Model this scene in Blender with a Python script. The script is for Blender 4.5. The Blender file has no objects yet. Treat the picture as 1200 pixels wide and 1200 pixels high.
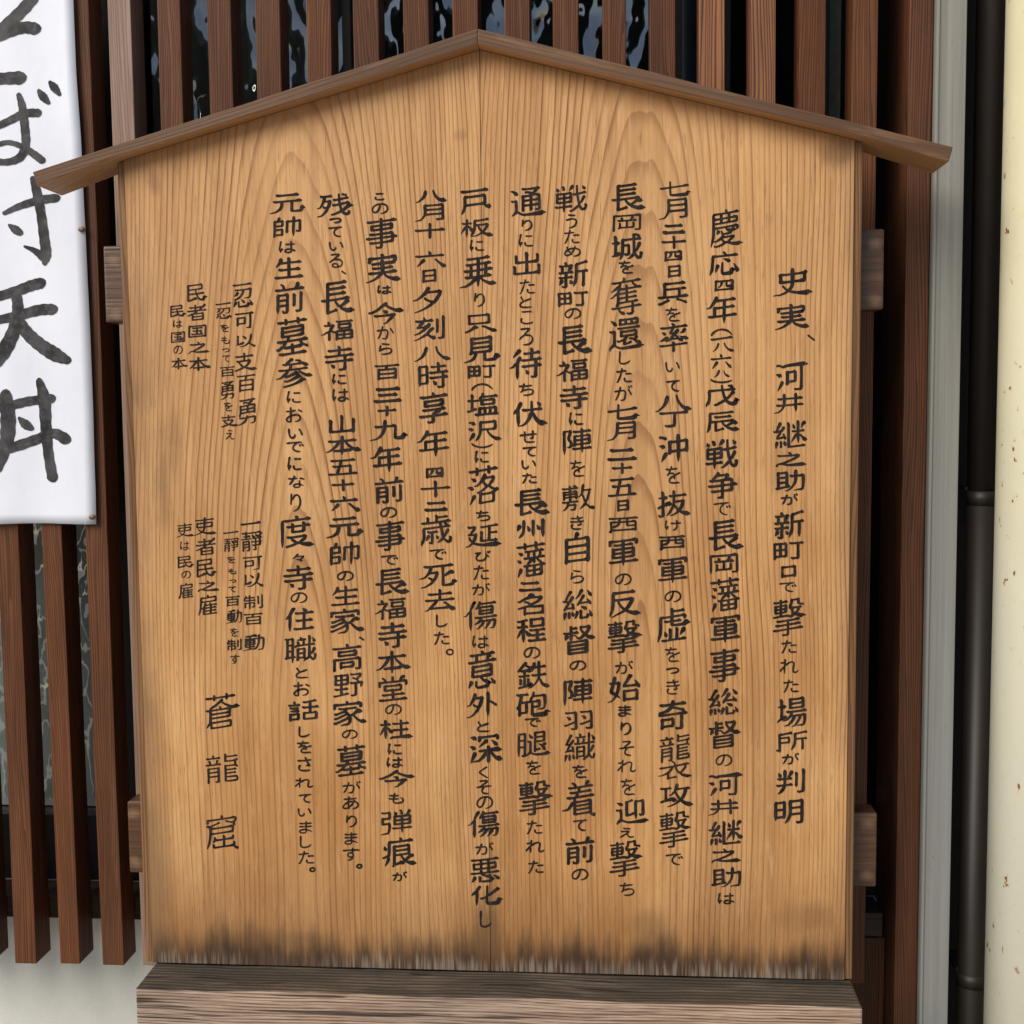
import bpy, bmesh, math, random
from mathutils import Vector, Matrix, Euler
R = math.radians
sc = bpy.context.scene
COL = sc.collection
random.seed(7)

# ------------------------------------------------------------------ camera, world, sun, exposure
CAM_LOC = Vector((0.1381, -1.3757, 0.6624)); FOC = 1400.0
CAM_ROT = Matrix.Rotation(.0767, 3, 'Z') @ Matrix.Rotation(.0104, 3, 'Y') @ Matrix.Rotation(math.pi/2-.0799, 3, 'X')
cam = bpy.data.cameras.new('camera'); cam.sensor_width = 36; cam.lens = 36*FOC/1200; cam.clip_start = .05; cam.clip_end = 500
co = bpy.data.objects.new('camera', cam); COL.objects.link(co); co.location = CAM_LOC; co.rotation_euler = CAM_ROT.to_euler(); sc.camera = co
SUN_EL, SUN_AZ = 39.0, 222.0          # azimuth: 180 = straight in front of the board (behind the camera)
w = bpy.data.worlds.new('World'); sc.world = w; w.use_nodes = True
nt = w.node_tree; nt.nodes.clear()
sky = nt.nodes.new('ShaderNodeTexSky'); sky.sky_type = 'NISHITA'; sky.sun_disc = False
sky.sun_elevation = R(SUN_EL); sky.sun_rotation = R(SUN_AZ); sky.dust_density = .9
bg = nt.nodes.new('ShaderNodeBackground'); bg.inputs[1].default_value = .075
wo = nt.nodes.new('ShaderNodeOutputWorld'); nt.links.new(sky.outputs[0], bg.inputs[0]); nt.links.new(bg.outputs[0], wo.inputs[0])
sl = bpy.data.lights.new('sun', 'SUN'); sl.energy = 3.1; sl.angle = R(42); sl.color = (1, .93, .83)
so = bpy.data.objects.new('sun', sl); COL.objects.link(so)
az = R(SUN_AZ); el = R(SUN_EL)
sd = Vector((math.sin(az)*math.cos(el), math.cos(az)*math.cos(el), math.sin(el)))
so.rotation_euler = sd.to_track_quat('Z', 'Y').to_euler(); so.location = sd*5
sc.view_settings.view_transform = 'Standard'; sc.view_settings.look = 'None'; sc.view_settings.exposure = 0.46; sc.view_settings.gamma = 1

def at(px, py, Y):
    """point of the plane y = Y that stands at this place of the photograph (1200 px)"""
    d = CAM_ROT @ Vector(((px-600)/FOC, (600-py)/FOC, -1))
    return CAM_LOC + d*((Y-CAM_LOC.y)/d.y)

# ------------------------------------------------------------------ helpers
def tag(o, label=None, cat=None, group=None, kind=None):
    for k, v in (('label', label), ('category', cat), ('group', group), ('kind', kind)):
        if v: o[k] = v
    return o
def empty(name, loc=(0, 0, 0)):
    o = bpy.data.objects.new(name, None); COL.objects.link(o); o.location = loc; o.empty_display_size = .05; return o
def link(name, me, mat, parent=None):
    o = bpy.data.objects.new(name, me); COL.objects.link(o)
    if mat: me.materials.append(mat)
    if parent:
        o.parent = parent; o.matrix_parent_inverse = Matrix.Translation(-parent.location)
    return o
def from_bm(name, bm, mat, parent=None, bevel=0, seg=2, smooth=False):
    bmesh.ops.remove_doubles(bm, verts=bm.verts, dist=1e-6)
    if bevel:
        bmesh.ops.bevel(bm, geom=[e for e in bm.edges if len(e.link_faces) == 2 and e.calc_face_angle() > .3], offset=bevel, segments=seg, profile=.6, affect='EDGES')
    bmesh.ops.recalc_face_normals(bm, faces=bm.faces)
    me = bpy.data.meshes.new(name); bm.to_mesh(me); bm.free()
    if smooth: me.polygons.foreach_set('use_smooth', [True]*len(me.polygons))
    return link(name, me, mat, parent)
def prism(poly, y0, y1):
    """closed polygon in x,z pushed from y0 to y1"""
    bm = bmesh.new()
    a = [bm.verts.new((x, y0, z)) for x, z in poly]; b = [bm.verts.new((x, y1, z)) for x, z in poly]
    bm.faces.new(a); bm.faces.new(b[::-1]); n = len(a)
    for i in range(n): bm.faces.new((a[i], b[i], b[(i+1) % n], a[(i+1) % n]))
    return bm
def box(x0, x1, y0, y1, z0, z1): return prism([(x0, z0), (x1, z0), (x1, z1), (x0, z1)], y0, y1)

# ------------------------------------------------------------------ node helpers
class G:
    def __init__(s, name):
        s.m = bpy.data.materials.new(name); s.m.use_nodes = True; s.t = s.m.node_tree; s.t.nodes.clear()
        s.out = s.t.nodes.new('ShaderNodeOutputMaterial'); s.b = s.t.nodes.new('ShaderNodeBsdfPrincipled'); s.t.links.new(s.b.outputs[0], s.out.inputs[0])
        tc = s.t.nodes.new('ShaderNodeTexCoord'); s.P = tc.outputs['Object']
        sp = s.t.nodes.new('ShaderNodeSeparateXYZ'); s.t.links.new(s.P, sp.inputs[0]); s.x, s.y, s.z = sp.outputs
    def set(s, inp, v):
        if isinstance(v, bpy.types.NodeSocket): s.t.links.new(v, inp)
        else: inp.default_value = v
    def n(s, op, *a):
        k = s.t.nodes.new('ShaderNodeMath'); k.operation = op
        for i, v in enumerate(a): s.set(k.inputs[i], v)
        return k.outputs[0]
    def add(s, a, b): return s.n('ADD', a, b)
    def sub(s, a, b): return s.n('SUBTRACT', a, b)
    def mul(s, a, b): return s.n('MULTIPLY', a, b)
    def vec(s, x, y, z):
        k = s.t.nodes.new('ShaderNodeCombineXYZ')
        for i, v in enumerate((x, y, z)): s.set(k.inputs[i], v)
        return k.outputs[0]
    def noise(s, sx, sy, sz, detail=3, rough=.55, off=0, P=None, dist=0):
        mp = s.t.nodes.new('ShaderNodeMapping'); mp.inputs['Scale'].default_value = (sx, sy, sz)
        if isinstance(off, bpy.types.NodeSocket): s.t.links.new(s.vec(off, off, off), mp.inputs['Location'])
        else: mp.inputs['Location'].default_value = (off, off*1.7, off*.6)
        s.t.links.new(P or s.P, mp.inputs[0])
        k = s.t.nodes.new('ShaderNodeTexNoise'); k.inputs['Scale'].default_value = 1; k.inputs['Detail'].default_value = detail; k.inputs['Roughness'].default_value = rough; k.inputs['Distortion'].default_value = dist
        s.t.links.new(mp.outputs[0], k.inputs[0]); return k.outputs[0]
    def map(s, v, a, b, c=0., d=1., smooth=True):
        k = s.t.nodes.new('ShaderNodeMapRange'); k.interpolation_type = 'SMOOTHSTEP' if smooth else 'LINEAR'
        for i, q in enumerate((v, a, b, c, d)): s.set(k.inputs[i], q)
        return k.outputs[0]
    def mix(s, f, a, b, mode='MIX'):
        k = s.t.nodes.new('ShaderNodeMix'); k.data_type = 'RGBA'; k.blend_type = mode
        s.set(k.inputs[0], f)
        for i, v in ((6, a), (7, b)): s.set(k.inputs[i], v if isinstance(v, bpy.types.NodeSocket) else (*v, 1))
        return k.outputs[2]
    def ramp(s, v, st):
        k = s.t.nodes.new('ShaderNodeValToRGB'); e = k.color_ramp.elements
        while len(e) < len(st): e.new(.5)
        for q, (p, c) in zip(e, st): q.position = p; q.color = (*c, 1)
        s.t.links.new(v, k.inputs[0]); return k.outputs[0]
    def grey(s, v): return s.vec(v, v, v)
    def rnd(s):
        k = s.t.nodes.new('ShaderNodeObjectInfo'); return k.outputs['Random']
    def bump(s, h, dist=.001, strength=1.):
        k = s.t.nodes.new('ShaderNodeBump'); k.inputs['Distance'].default_value = dist; k.inputs['Strength'].default_value = strength
        s.t.links.new(h, k.inputs['Height']); s.t.links.new(k.outputs[0], s.b.inputs['Normal'])
    def fin(s, col, rough=.6, spec=.4):
        s.set(s.b.inputs['Base Color'], col if isinstance(col, bpy.types.NodeSocket) else (*col, 1)); s.set(s.b.inputs['Roughness'], rough); s.b.inputs['Specular IOR Level'].default_value = spec
        return s.m

# ------------------------------------------------------------------ key measures
YW = .101                                   # front of the lattice
ZL, ZP, HW = .9614, 1.0746, .425            # eaves, peak and half width of the board
SL = (ZP-ZL)/HW
XL = at(343, 450, 0).x; XR = at(757, 450, 0).x      # heart lines of the two flat-sawn planks

def board_wood(name, xc, off, apex, slope):
    g = G(name)
    wob = g.noise(3.2, 1, 1.1, 2, .5, off)                                   # slow wander of the rings
    wob2 = g.noise(14, 1, 1.2, 2, .5, off+3)
    dx = g.add(g.sub(g.x, xc), g.add(g.mul(g.sub(wob, .5), .055), g.mul(g.sub(wob2, .5), .012)))
    # the saw leaves the heart of the tree as the board rises: nested arches
    hz = g.add(g.mul(g.n('MAXIMUM', g.add(g.z, apex), -.3), slope), g.mul(g.sub(g.noise(6, 1, 2, 1, .5, off+9), .5), .009))
    hz = g.n('MAXIMUM', hz, .002)
    r = g.n('SQRT', g.add(g.mul(dx, dx), g.mul(hz, hz)))
    r = g.add(r, g.mul(g.sub(g.noise(60, 1, 2.2, 2, .5, off+5), .5), .0024))
    q = g.mul(g.n('POWER', g.n('MAXIMUM', r, .0001), 1.20), 222.0)
    q = g.add(q, g.mul(g.sub(g.noise(22, 1, .5, 2, .6, off+1), .5), .9))
    fr = g.n('FRACT', q)
    seed = g.n('FLOOR', q)
    late = g.mul(g.n('POWER', g.map(fr, .38, .94), 2.3), g.map(fr, .96, 1.0, 1, 0))
    # rings differ in strength
    kk = g.t.nodes.new('ShaderNodeTexWhiteNoise'); kk.noise_dimensions = '1D'; g.t.links.new(seed, kk.inputs['W'])
    late = g.mul(late, g.map(kk.outputs[0], 0, 1, .4, 1.0, False))
    late = g.mul(late, g.map(g.noise(5, 1, 2.5, 3, .6, off+8), .25, .7, .4, 1.1))
    late = g.mul(late, g.map(g.n('ABSOLUTE', dx), .0, .06, .72, 1.0))
    fibre = g.noise(520, 1, 9, 3, .7, off)
    pores = g.map(g.noise(900, 1, 34, 2, .6, off+2), .60, .74)
    blot = g.noise(7, 1, 3.0, 4, .6, off+4)
    blot2 = g.noise(26, 1, 5, 4, .62, off+6)
    base = g.mix(g.map(blot, .3, .7), (.40, .188, .060), (.62, .338, .132))
    base = g.mix(g.mul(g.map(blot2, .42, .75), .5), base, (.34, .155, .05))
    base = g.mix(g.mul(g.map(g.noise(11, 1, .9, 3, .6, off+33), .45, .66), .45), base, (.36, .17, .058))
    base = g.mix(g.map(g.noise(4, 1, 1.6, 3, .6, off+41), .40, .68, 0, .5), base, (.70, .44, .205))
    base = g.mix(g.map(g.noise(2.6, 1, 3.4, 3, .6, off+51), .46, .70, 0, .35), base, (.38, .19, .07))
    base = g.mix(g.map(g.z, .25, .85, .0, .8), base, g.mix(.55, base, (.64, .37, .17)))    # paler upper half, honey tone below
    base = g.mix(g.map(fibre, .28, .72, .0, .28), base, (.24, .105, .032))
    base = g.mix(g.mul(g.map(g.noise(75, 1, 1.2, 3, .6, off+15), .40, .68), .42), base, (.31, .145, .05))
    base = g.mix(g.mul(late, 1.0), base, (.17, .064, .018))
    base = g.mix(g.mul(pores, .55), base, (.17, .085, .035))
    # silky light flecks
    base = g.mix(g.mul(g.map(g.noise(160, 1, 22, 3, .6, off+12), .55, .8), .25), base, (.68, .46, .26))
    # ---- wear and tones with a shape of their own
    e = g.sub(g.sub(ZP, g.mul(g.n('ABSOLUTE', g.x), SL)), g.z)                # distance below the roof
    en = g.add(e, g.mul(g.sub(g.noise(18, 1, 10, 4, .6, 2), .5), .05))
    base = g.mix(g.map(en, .002, .034, .55, 0), base, (.27, .115, .038))        # browner strip under the roof
    # damp mould climbing from the foot: cloudy upper edge, vertical streaks
    st = g.noise(95, 1, 3, 4, .7, 1); cl = g.noise(9, 1, 4, 4, .6, 5); cl2 = g.noise(30, 1, 9, 4, .6, 7)
    hgt = g.add(g.add(g.mul(g.sub(cl, .5), .075), g.mul(g.sub(st, .5), .055)), g.mul(g.sub(cl2, .5), .055))
    zz = g.add(g.z, hgt)
    base = g.mix(g.map(zz, .0, .16, .55, 0), base, (.17, .075, .026))
    base = g.mix(g.map(zz, .004, .056, .93, 0), base, (.036, .021, .013))
    # washed-out fibres at the very bottom
    wb = g.mul(g.map(g.add(g.z, g.mul(g.sub(g.noise(150, 1, 4, 3, .7, 8), .5), .045)), .003, .022, 1, 0), g.map(g.noise(230, 1, 6, 3, .7, 3), .38, .6))
    wb = g.mul(wb, g.map(g.noise(4, 1, .1, 2, .5, 12), .36, .56, .10, .45))
    base = g.mix(wb, base, (.40, .32, .25))
    # grimy left edge, smudge by the top right corner, grey cloud left of the small verses
    nn = g.mul(g.sub(g.noise(30, 1, 3.5, 4, .6, 21), .5), .05)
    dl = g.add(g.add(g.x, HW), nn)
    base = g.mix(g.mul(g.map(dl, .008, .050, .62, 0), g.map(g.noise(8, 1, 3.2, 3, .6, 14), .38, .62, .15, 1)), base, (.10, .062, .038))
    dr = g.add(g.sub(HW, g.x), nn)
    base = g.mix(g.mul(g.map(dr, .004, .030, .40, 0), g.map(g.noise(8, 1, 2.6, 3, .6, 31), .42, .62, .1, 1)), base, (.12, .075, .045))
    for sx, sz, rx, rz, am in SMUDGE:
        a = g.n('POWER', g.mul(g.sub(g.x, sx), 1/rx), 2.0); b = g.n('POWER', g.mul(g.sub(g.z, sz), 1/rz), 2.0)
        f = g.add(g.n('SQRT', g.add(a, b)), g.mul(g.sub(g.noise(28, 1, 14, 4, .6, 17), .5), 1.5))
        base = g.mix(g.map(f, .2, 1.15, am, 0), base, (.12, .062, .028))
    g.bump(g.add(g.mul(late, .35), g.add(g.mul(fibre, .3), g.mul(pores, -.5))), .0005, .55)
    return g.fin(base, g.map(fibre, .3, .7, .52, .68), .25)
def sm(px, py, rx, rz, am): p = at(px, py, 0); return (p.x, p.z, rx/1000, rz/1000, am)
SMUDGE = [sm(985, 178, 26, 24, .65), sm(190, 560, 16, 70, .45), sm(205, 520, 10, 60, .35), sm(575, 1090, 22, 60, .75), sm(760, 1085, 34, 22, .35), sm(950, 1075, 40, 24, .35),
          sm(540, 158, 10, 8, .3), sm(915, 545, 22, 40, .22), sm(330, 1100, 90, 14, .3), sm(700, 80, 60, 10, .3), sm(182, 215, 10, 18, .4), sm(575, 1010, 5, 70, .4)]

def dark_wood(name, c0, c1, grain, scale=1.0, contrast=.6, rough=.55, axis='z', spec=.35, wear=0.0, glint_spots=()):
    """stained timber, the grain running along one axis; every piece takes its own shade"""
    g = G(name); rn = g.rnd(); o = g.mul(rn, 37.)
    if axis == 'roof':                   # grain follows the slope on both sides
        g.z = g.add(g.z, g.mul(g.n('ABSOLUTE', g.x), SL)); g.P = g.vec(g.x, g.y, g.z)
    def N(a, b, c, d=3, r=.6, off=0):
        k = (a, b, c) if axis == 'z' else (c, b, a)
        return g.noise(*k, d, r, g.add(o, off))
    wob = N(14, 14, 1.3, 2, .5)
    c_ = g.x if axis == 'z' else g.z
    irr = g.mul(N(70, 70, .8, 2, .5, 21), .016)
    line = g.n('FRACT', g.mul(g.add(g.add(g.add(c_, irr), g.mul(g.y, .6)), g.mul(wob, .05)), 260.*scale))
    late = g.mul(g.map(line, .35, .9), g.map(line, .94, 1, 1, 0))
    fib = N(420, 420, 7, 3, .7, 3)
    bl = N(16, 16, 2.2, 4, .6, 6)
    base = g.mix(g.map(bl, .3, .7), c0, c1)
    base = g.mix(g.map(rn, 0, 1, 0, .35, False), base, g.mix(.5, base, (.095, .055, .032)))
    base = g.mix(g.mul(late, contrast), base, grain)
    base = g.mix(g.map(fib, .35, .7, 0, .35), base, grain)
    if wear: base = g.mix(g.mul(g.map(N(60, 60, 5, 4, .65, 11), .52, .72), wear), base, (.27, .16, .09))
    for sx, sz, rr, am in glint_spots:
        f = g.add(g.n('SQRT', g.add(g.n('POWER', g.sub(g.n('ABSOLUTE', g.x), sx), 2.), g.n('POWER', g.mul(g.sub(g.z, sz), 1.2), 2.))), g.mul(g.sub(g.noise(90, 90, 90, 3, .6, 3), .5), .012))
        base = g.mix(g.map(f, .001, rr, am, 0), base, (.40, .24, .13))  # pale spots near the ends: glints painted into the colour
    g.bump(g.add(g.mul(late, -.5), g.mul(fib, .6)), .0006, .7)
    return g.fin(base, g.map(fib, .3, .7, rough-.08, rough+.08), spec)

M = {}
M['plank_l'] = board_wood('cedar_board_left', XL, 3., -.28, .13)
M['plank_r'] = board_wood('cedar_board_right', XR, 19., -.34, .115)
M['slat'] = dark_wood('red_brown_stained_slat', (.092, .032, .012), (.165, .058, .022), (.022, .008, .004), 1.55, .60, .5, wear=.10, spec=.2)
M['slat_b'] = dark_wood('open_grained_slat', (.25, .092, .033), (.33, .135, .05), (.030, .012, .008), 1.0, .92, .55)
M['slat_c'] = dark_wood('sun_faded_slat', (.20, .125, .085), (.30, .20, .15), (.09, .045, .028), 1.0, .35, .5, wear=.4)
M['post'] = dark_wood('dark_post_wood', (.080, .028, .012), (.135, .050, .020), (.020, .008, .004), 1.5, .7, .5, spec=.25)
M['rail'] = dark_wood('dark_rail_wood', (.05, .028, .018), (.08, .045, .03), (.02, .012, .008), 1, .5, .6, 'x')
M['batten'] = dark_wood('worn_batten_wood', (.060, .024, .008), (.098, .042, .016), (.022, .011, .006), .45, .3, .34, 'x', .5, wear=.25, glint_spots=[(.447, at(1020, y, .032).z, .012, .3) for y in (286, 352, 966, 1026)])
M['roof'] = dark_wood('weathered_roof_wood', (.085, .038, .015), (.140, .068, .030), (.07, .04, .025), .7, .45, .7, 'roof', wear=.6)
M['roof_under'] = dark_wood('orange_roof_underside', (.46, .23, .09), (.55, .30, .13), (.25, .11, .04), .7, .35, .6, 'roof')  # paler, more orange wood for the underside
M['stile'] = dark_wood('stile_wood', (.17, .082, .034), (.27, .14, .062), (.06, .028, .012), 1, .6, .6, wear=.1, spec=.2)

def beam_mat():
    g = G('weathered_beam_wood')
    wob = g.noise(3, 6, 9, 3, .5, 2)
    c = g.add(g.add(g.z, g.mul(g.y, .45)), g.mul(wob, .018))
    line = g.n('FRACT', g.mul(c, 290.)); late = g.mul(g.map(line, .3, .85), g.map(line, .92, 1, 1, 0))
    fib = g.noise(9, 300, 420, 3, .7, 4); bl = g.noise(7, 20, 30, 4, .65, 1); b2 = g.noise(3, 8, 10, 3, .6, 7)
    base = g.mix(g.map(bl, .3, .7), (.22, .135, .085), (.40, .265, .18))
    base = g.mix(g.map(b2, .35, .65, .0, .55), base, (.12, .095, .085))
    base = g.mix(g.mul(late, .8), base, (.055, .032, .026))
    base = g.mix(g.map(fib, .4, .65, 0, .6), base, (.52, .39, .29))
    geo = g.t.nodes.new('ShaderNodeNewGeometry'); sn = g.t.nodes.new('ShaderNodeSeparateXYZ'); g.t.links.new(geo.outputs['True Normal'], sn.inputs[0])
    dark_top = g.mul(g.map(sn.outputs[2], .4, .9), g.map(g.noise(8, 30, 8, 4, .6, 13), .25, .6, .66, .95))
    base = g.mix(dark_top, base, (.050, .042, .030))  # darker tone on the top face
    crack = g.map(g.noise(4, 90, 150, 2, .5, 9), .62, .68)
    base = g.mix(g.mul(crack, .8), base, (.02, .014, .012))
    g.bump(g.add(g.mul(late, -1.), g.add(g.mul(fib, .8), g.mul(crack, -1.5))), .0018, .9)
    return g.fin(base, .75, .25)
M['beam'] = beam_mat()

def ink_mat():
    g = G('sumi_ink')
    a = g.noise(60, 60, 60, 3, .6); b = g.noise(900, 900, 160, 2, .7)
    c = g.mix(g.map(a, .3, .7), (.008, .007, .007), (.024, .019, .018))
    c = g.mix(g.map(b, .56, .76, 0, .5), c, (.16, .085, .04))
    return g.fin(c, .7, .12)
M['ink'] = ink_mat()
def ink2():
    g = G('thin_brush_ink')
    a = g.noise(38, 38, 38, 3, .6); b = g.noise(160, 160, 160, 3, .65)
    c = g.mix(g.map(a, .35, .66), (.010, .010, .011), (.055, .053, .056))
    c = g.mix(g.map(b, .5, .75, 0, .35), c, (.15, .147, .15))
    return g.fin(c, .55, .25)
M['ink2'] = ink2()
def paper_mat():
    g = G('white_vinyl_sheet')
    a = g.noise(9, 9, 5, 4, .6)
    c = g.mix(g.map(a, .35, .7), (.70, .72, .79), (.65, .67, .745))
    c = g.mix(g.map(g.noise(30, 30, 22, 4, .6, 4), .62, .8, 0, .25), c, (.58, .52, .44))
    g.bump(g.add(g.noise(14, 14, 7, 3, .6, 3), g.mul(g.noise(60, 60, 60, 2), .12)), .003, .35)
    return g.fin(c, .45, .45)
M['paper'] = paper_mat()
def plaster():
    g = G('pale_wall_plaster')
    a = g.noise(6, 6, 6, 4, .6); b = g.noise(700, 700, 700, 2, .6); s_ = g.noise(22, 5, 3, 3, .6)
    c = g.mix(g.map(a, .3, .7), (.52, .52, .47), (.60, .60, .55))
    c = g.mix(g.map(s_, .5, .8, 0, .3), c, (.42, .41, .37))
    c = g.mix(g.map(b, .3, .7, 0, .18), c, (.35, .35, .33))
    g.bump(b, .0006, .8)
    return g.fin(c, .85, .2)
M['plaster'] = plaster()
def trim():
    g = G('weathered_grey_trim')
    a = g.noise(160, 60, 2, 4, .65); b = g.noise(40, 40, 3, 3, .6, 3); d = g.noise(260, 100, 90, 2, .6, 5)
    c = g.mix(g.map(a, .3, .7), (.16, .155, .135), (.235, .228, .20))
    c = g.mix(g.map(b, .5, .8, 0, .35), c, (.20, .195, .17))
    c = g.mix(g.map(g.z, .1, .9, .35, .0), c, (.235, .25, .255))
    c = g.mix(g.map(d, .70, .78, 0, .6), c, (.12, .11, .10))
    g.bump(a, .0006, .5)
    return g.fin(c, .5, .45)
M['trim'] = trim()
def pipe_mat():
    g = G('dark_brown_pipe')
    c = g.mix(g.noise(40, 40, 6, 3), (.013, .010, .008), (.026, .020, .016))
    return g.fin(c, .5, .4)
M['pipe'] = pipe_mat()
def cream():
    g = G('cream_gloss_paint')
    a = g.noise(7, 7, 3, 3); ch = g.noise(95, 95, 60, 3, .6, 4); ar = g.noise(9, 9, 7, 2, .5, 8)
    c = g.mix(g.map(a, .3, .7), (.56, .51, .32), (.62, .575, .40))
    c = g.mix(g.map(g.z, .15, 1.0, .75, 0), c, (.62, .61, .51))                # paint yellowed towards the top
    m = g.mul(g.map(ch, .66, .70), g.map(ar, .46, .60))
    halo = g.mul(g.map(ch, .58, .70), g.map(ar, .46, .60))
    c = g.mix(g.mul(halo, .35), c, (.50, .36, .14))
    c = g.mix(m, c, (.22, .085, .025))
    g.bump(g.add(g.mul(g.noise(60, 60, 40, 3), .4), g.mul(m, -1)), .0012, .6)
    return g.fin(c, .34, .5)
M['cream'] = cream()
def glass(name, amp, tint, scale):
    g = G(name)
    v = g.t.nodes.new('ShaderNodeTexVoronoi'); v.feature = 'SMOOTH_F1'; v.inputs['Scale'].default_value = 1; v.inputs['Smoothness'].default_value = .9
    mp = g.t.nodes.new('ShaderNodeMapping'); mp.inputs['Scale'].default_value = (scale, scale, scale*.72); g.t.links.new(g.P, mp.inputs[0])
    k = g.t.nodes.new('ShaderNodeMix'); k.data_type = 'VECTOR'; k.inputs[0].default_value = .35
    nz = g.t.nodes.new('ShaderNodeTexNoise'); nz.inputs['Scale'].default_value = 1.1; nz.inputs['Detail'].default_value = 1; g.t.links.new(mp.outputs[0], nz.inputs[0])
    g.t.links.new(mp.outputs[0], k.inputs[4]); g.t.links.new(nz.outputs[1], k.inputs[5]); g.t.links.new(k.outputs[1], v.inputs['Vector'])
    g.bump(g.add(v.outputs[0], g.mul(g.noise(scale*.45, scale*.45, scale*.3, 1), .8)), amp, 1)
    g.b.inputs['IOR'].default_value = 2.5 if 'teal' not in name and 'grey' not in name else 2.2
    return g.fin(tint, .05, .5)
M['glass'] = glass('rippled_glass', .008, (.012, .018, .020), 36)
M['glass_teal'] = glass('grey_green_rippled_glass', .008, (.050, .064, .056), 36)
M['glass_pale'] = glass('frosted_pale_glass', .004, (.24, .28, .26), 60)
def plain(name, c, rough=.5, spec=.4, metal=0):
    g = G(name); a = g.noise(50, 50, 50, 3)
    g.b.inputs['Metallic'].default_value = metal
    return g.fin(g.mix(g.map(a, .3, .7, 0, .5), c, tuple(v*.6 for v in c)), rough, spec)
M['darkframe'] = plain('dark_window_frame', (.018, .013, .011), .5)
M['interior'] = plain('dark_interior', (.008, .008, .008), .9, .1)
M['smooth_glass'] = plain('plain_blue_grey_pane', (.02, .026, .034), .12, .6)
M['strip'] = plain('grey_green_strip', (.15, .165, .125), .8, .2)
M['tack'] = plain('dull_brass_tack', (.14, .09, .05), .45, .5, .4)
M['ground'] = plain('bounce_paving', (.42, .39, .35), .9, .2)  # unseen ground, kept pale to bounce light up under the roof

# ------------------------------------------------------------------ ground and building wall
bm = bmesh.new(); bmesh.ops.create_grid(bm, x_segments=8, y_segments=8, size=60)
o = from_bm('ground', bm, M['ground']); o.location = (0, 0, -.86); tag(o, kind='structure', label='unseen grey paving in front of the wall, added for bounce light')

YB = .205                                    # plaster face
ZS = at(60, 1073, YW+.055).z                 # underside of the bottom rail
zr1 = at(60, 1047, YW+.055).z
ZWIN = at(60, 948, .24).z                    # lower edge of the glass
wall = empty('building_wall', (0, YB, -.86))
tag(wall, 'house wall with pale plaster below and dark framed rippled glass window above, behind the wooden lattice', 'wall')
from_bm('plaster_panel', box(-2.2, 1.9, YB, YB+.12, -.855, zr1-.004), M['plaster'], wall)
fr = from_bm('window_frame', box(-2.2, 1.9, YB+.01, YB+.1, zr1-.003, ZWIN), M['darkframe'], wall)
from_bm('interior_wall', box(-2.2, 1.9, .55, .60, zr1, 2.6), M['interior'], wall)
def gx(px, py=30, y=.25): return at(px, py, y).x
panes = [(-1.3, gx(118, 800), 'glass_pale'), (gx(176), gx(404), 'glass_teal'), (gx(412), gx(600), 'glass'), (gx(606), gx(790), 'glass'), (gx(797), gx(846), 'smooth_glass')]
for a, b, m in panes:
    from_bm('pane', box(a, b, .25, .256, ZWIN+.002, 2.5), M[m], wall)
from_bm('window_stile', box(gx(118, 800)+.0006, gx(172)-.0006, .236, .27, ZWIN+.001, 2.5), M['darkframe'], wall, .001)
for px in (408, 603, 793, 850, 964):
    x = gx(px); from_bm('mullion', box(x-.006, x+.006, .238, .27, ZWIN+.001, 2.5), M['darkframe'], wall, .001)
xs = gx(981); from_bm('blind_edge', box(xs-.008, xs+.008, .262, .30, ZWIN+.001, 2.5), M['strip'], wall, .003)

# ------------------------------------------------------------------ lattice
lat = empty('lattice_screen', (0, YW, -.2))
tag(lat, 'red brown vertical slat lattice fixed over the window behind the notice board', 'lattice')
ZB = -.0531
tops = [126, 183, 242, 298, 358, 413, 472, 530, 590, 648, 705, 762, 820, 880, 937, 999]
rights = [153, 210, 270, 327, 387, 443, 502, 560, 620, 678, 733, 792, 850, 910, 968, 1029]
sl_x = [(at(a, 0, YW).x, at(b, 0, YW).x) for a, b in zip(tops, rights)]
lows = [(120, 145), (70, 93), (17, 42), (-34, -9), (-86, -61), (-138, -113)]
sl_x += [(at(a, 1127, YW).x, at(b, 1127, YW).x) for a, b in lows]
for i, (a, b) in enumerate(sl_x):
    m = 'slat'
    if i in (12, 13): m = 'slat_b'
    if i == 0: m = 'slat_c'
    d = .043+random.uniform(-.002, .002); bm = box(a, b, YW+random.uniform(0, .0015), YW+d, ZB+random.uniform(-.002, .002), 1.75)
    # a long slat is never quite true: cut it in lengths and let it wander
    for zc in (.2, .55, .9, 1.2):
        bmesh.ops.bisect_plane(bm, geom=bm.verts[:]+bm.edges[:]+bm.faces[:], plane_co=(0, 0, zc), plane_no=(0, 0, 1))
    jit = {zc: (random.uniform(-.001, .001), random.uniform(-.0012, .0012)) for zc in (.2, .55, .9, 1.2)}
    for v in bm.verts:
        for zc, j in jit.items():
            if abs(v.co.z-zc) < 1e-4: v.co.x += j[0]; v.co.y += j[1]
    from_bm('slat', bm, M[m], lat, .0012)
from_bm('rail', box(-1.3, at(1033, 1085, YW+.055).x, YW+.0475, YB-.002, ZS, zr1), M['rail'], lat, .0015)
for z in (.62, 1.55): from_bm('rail', box(-1.3, at(1033, 1085, YW+.055).x, YW+.0475, YW+.075, z, z+.045), M['rail'], lat, .0015) if z > 1.3 else None

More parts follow.
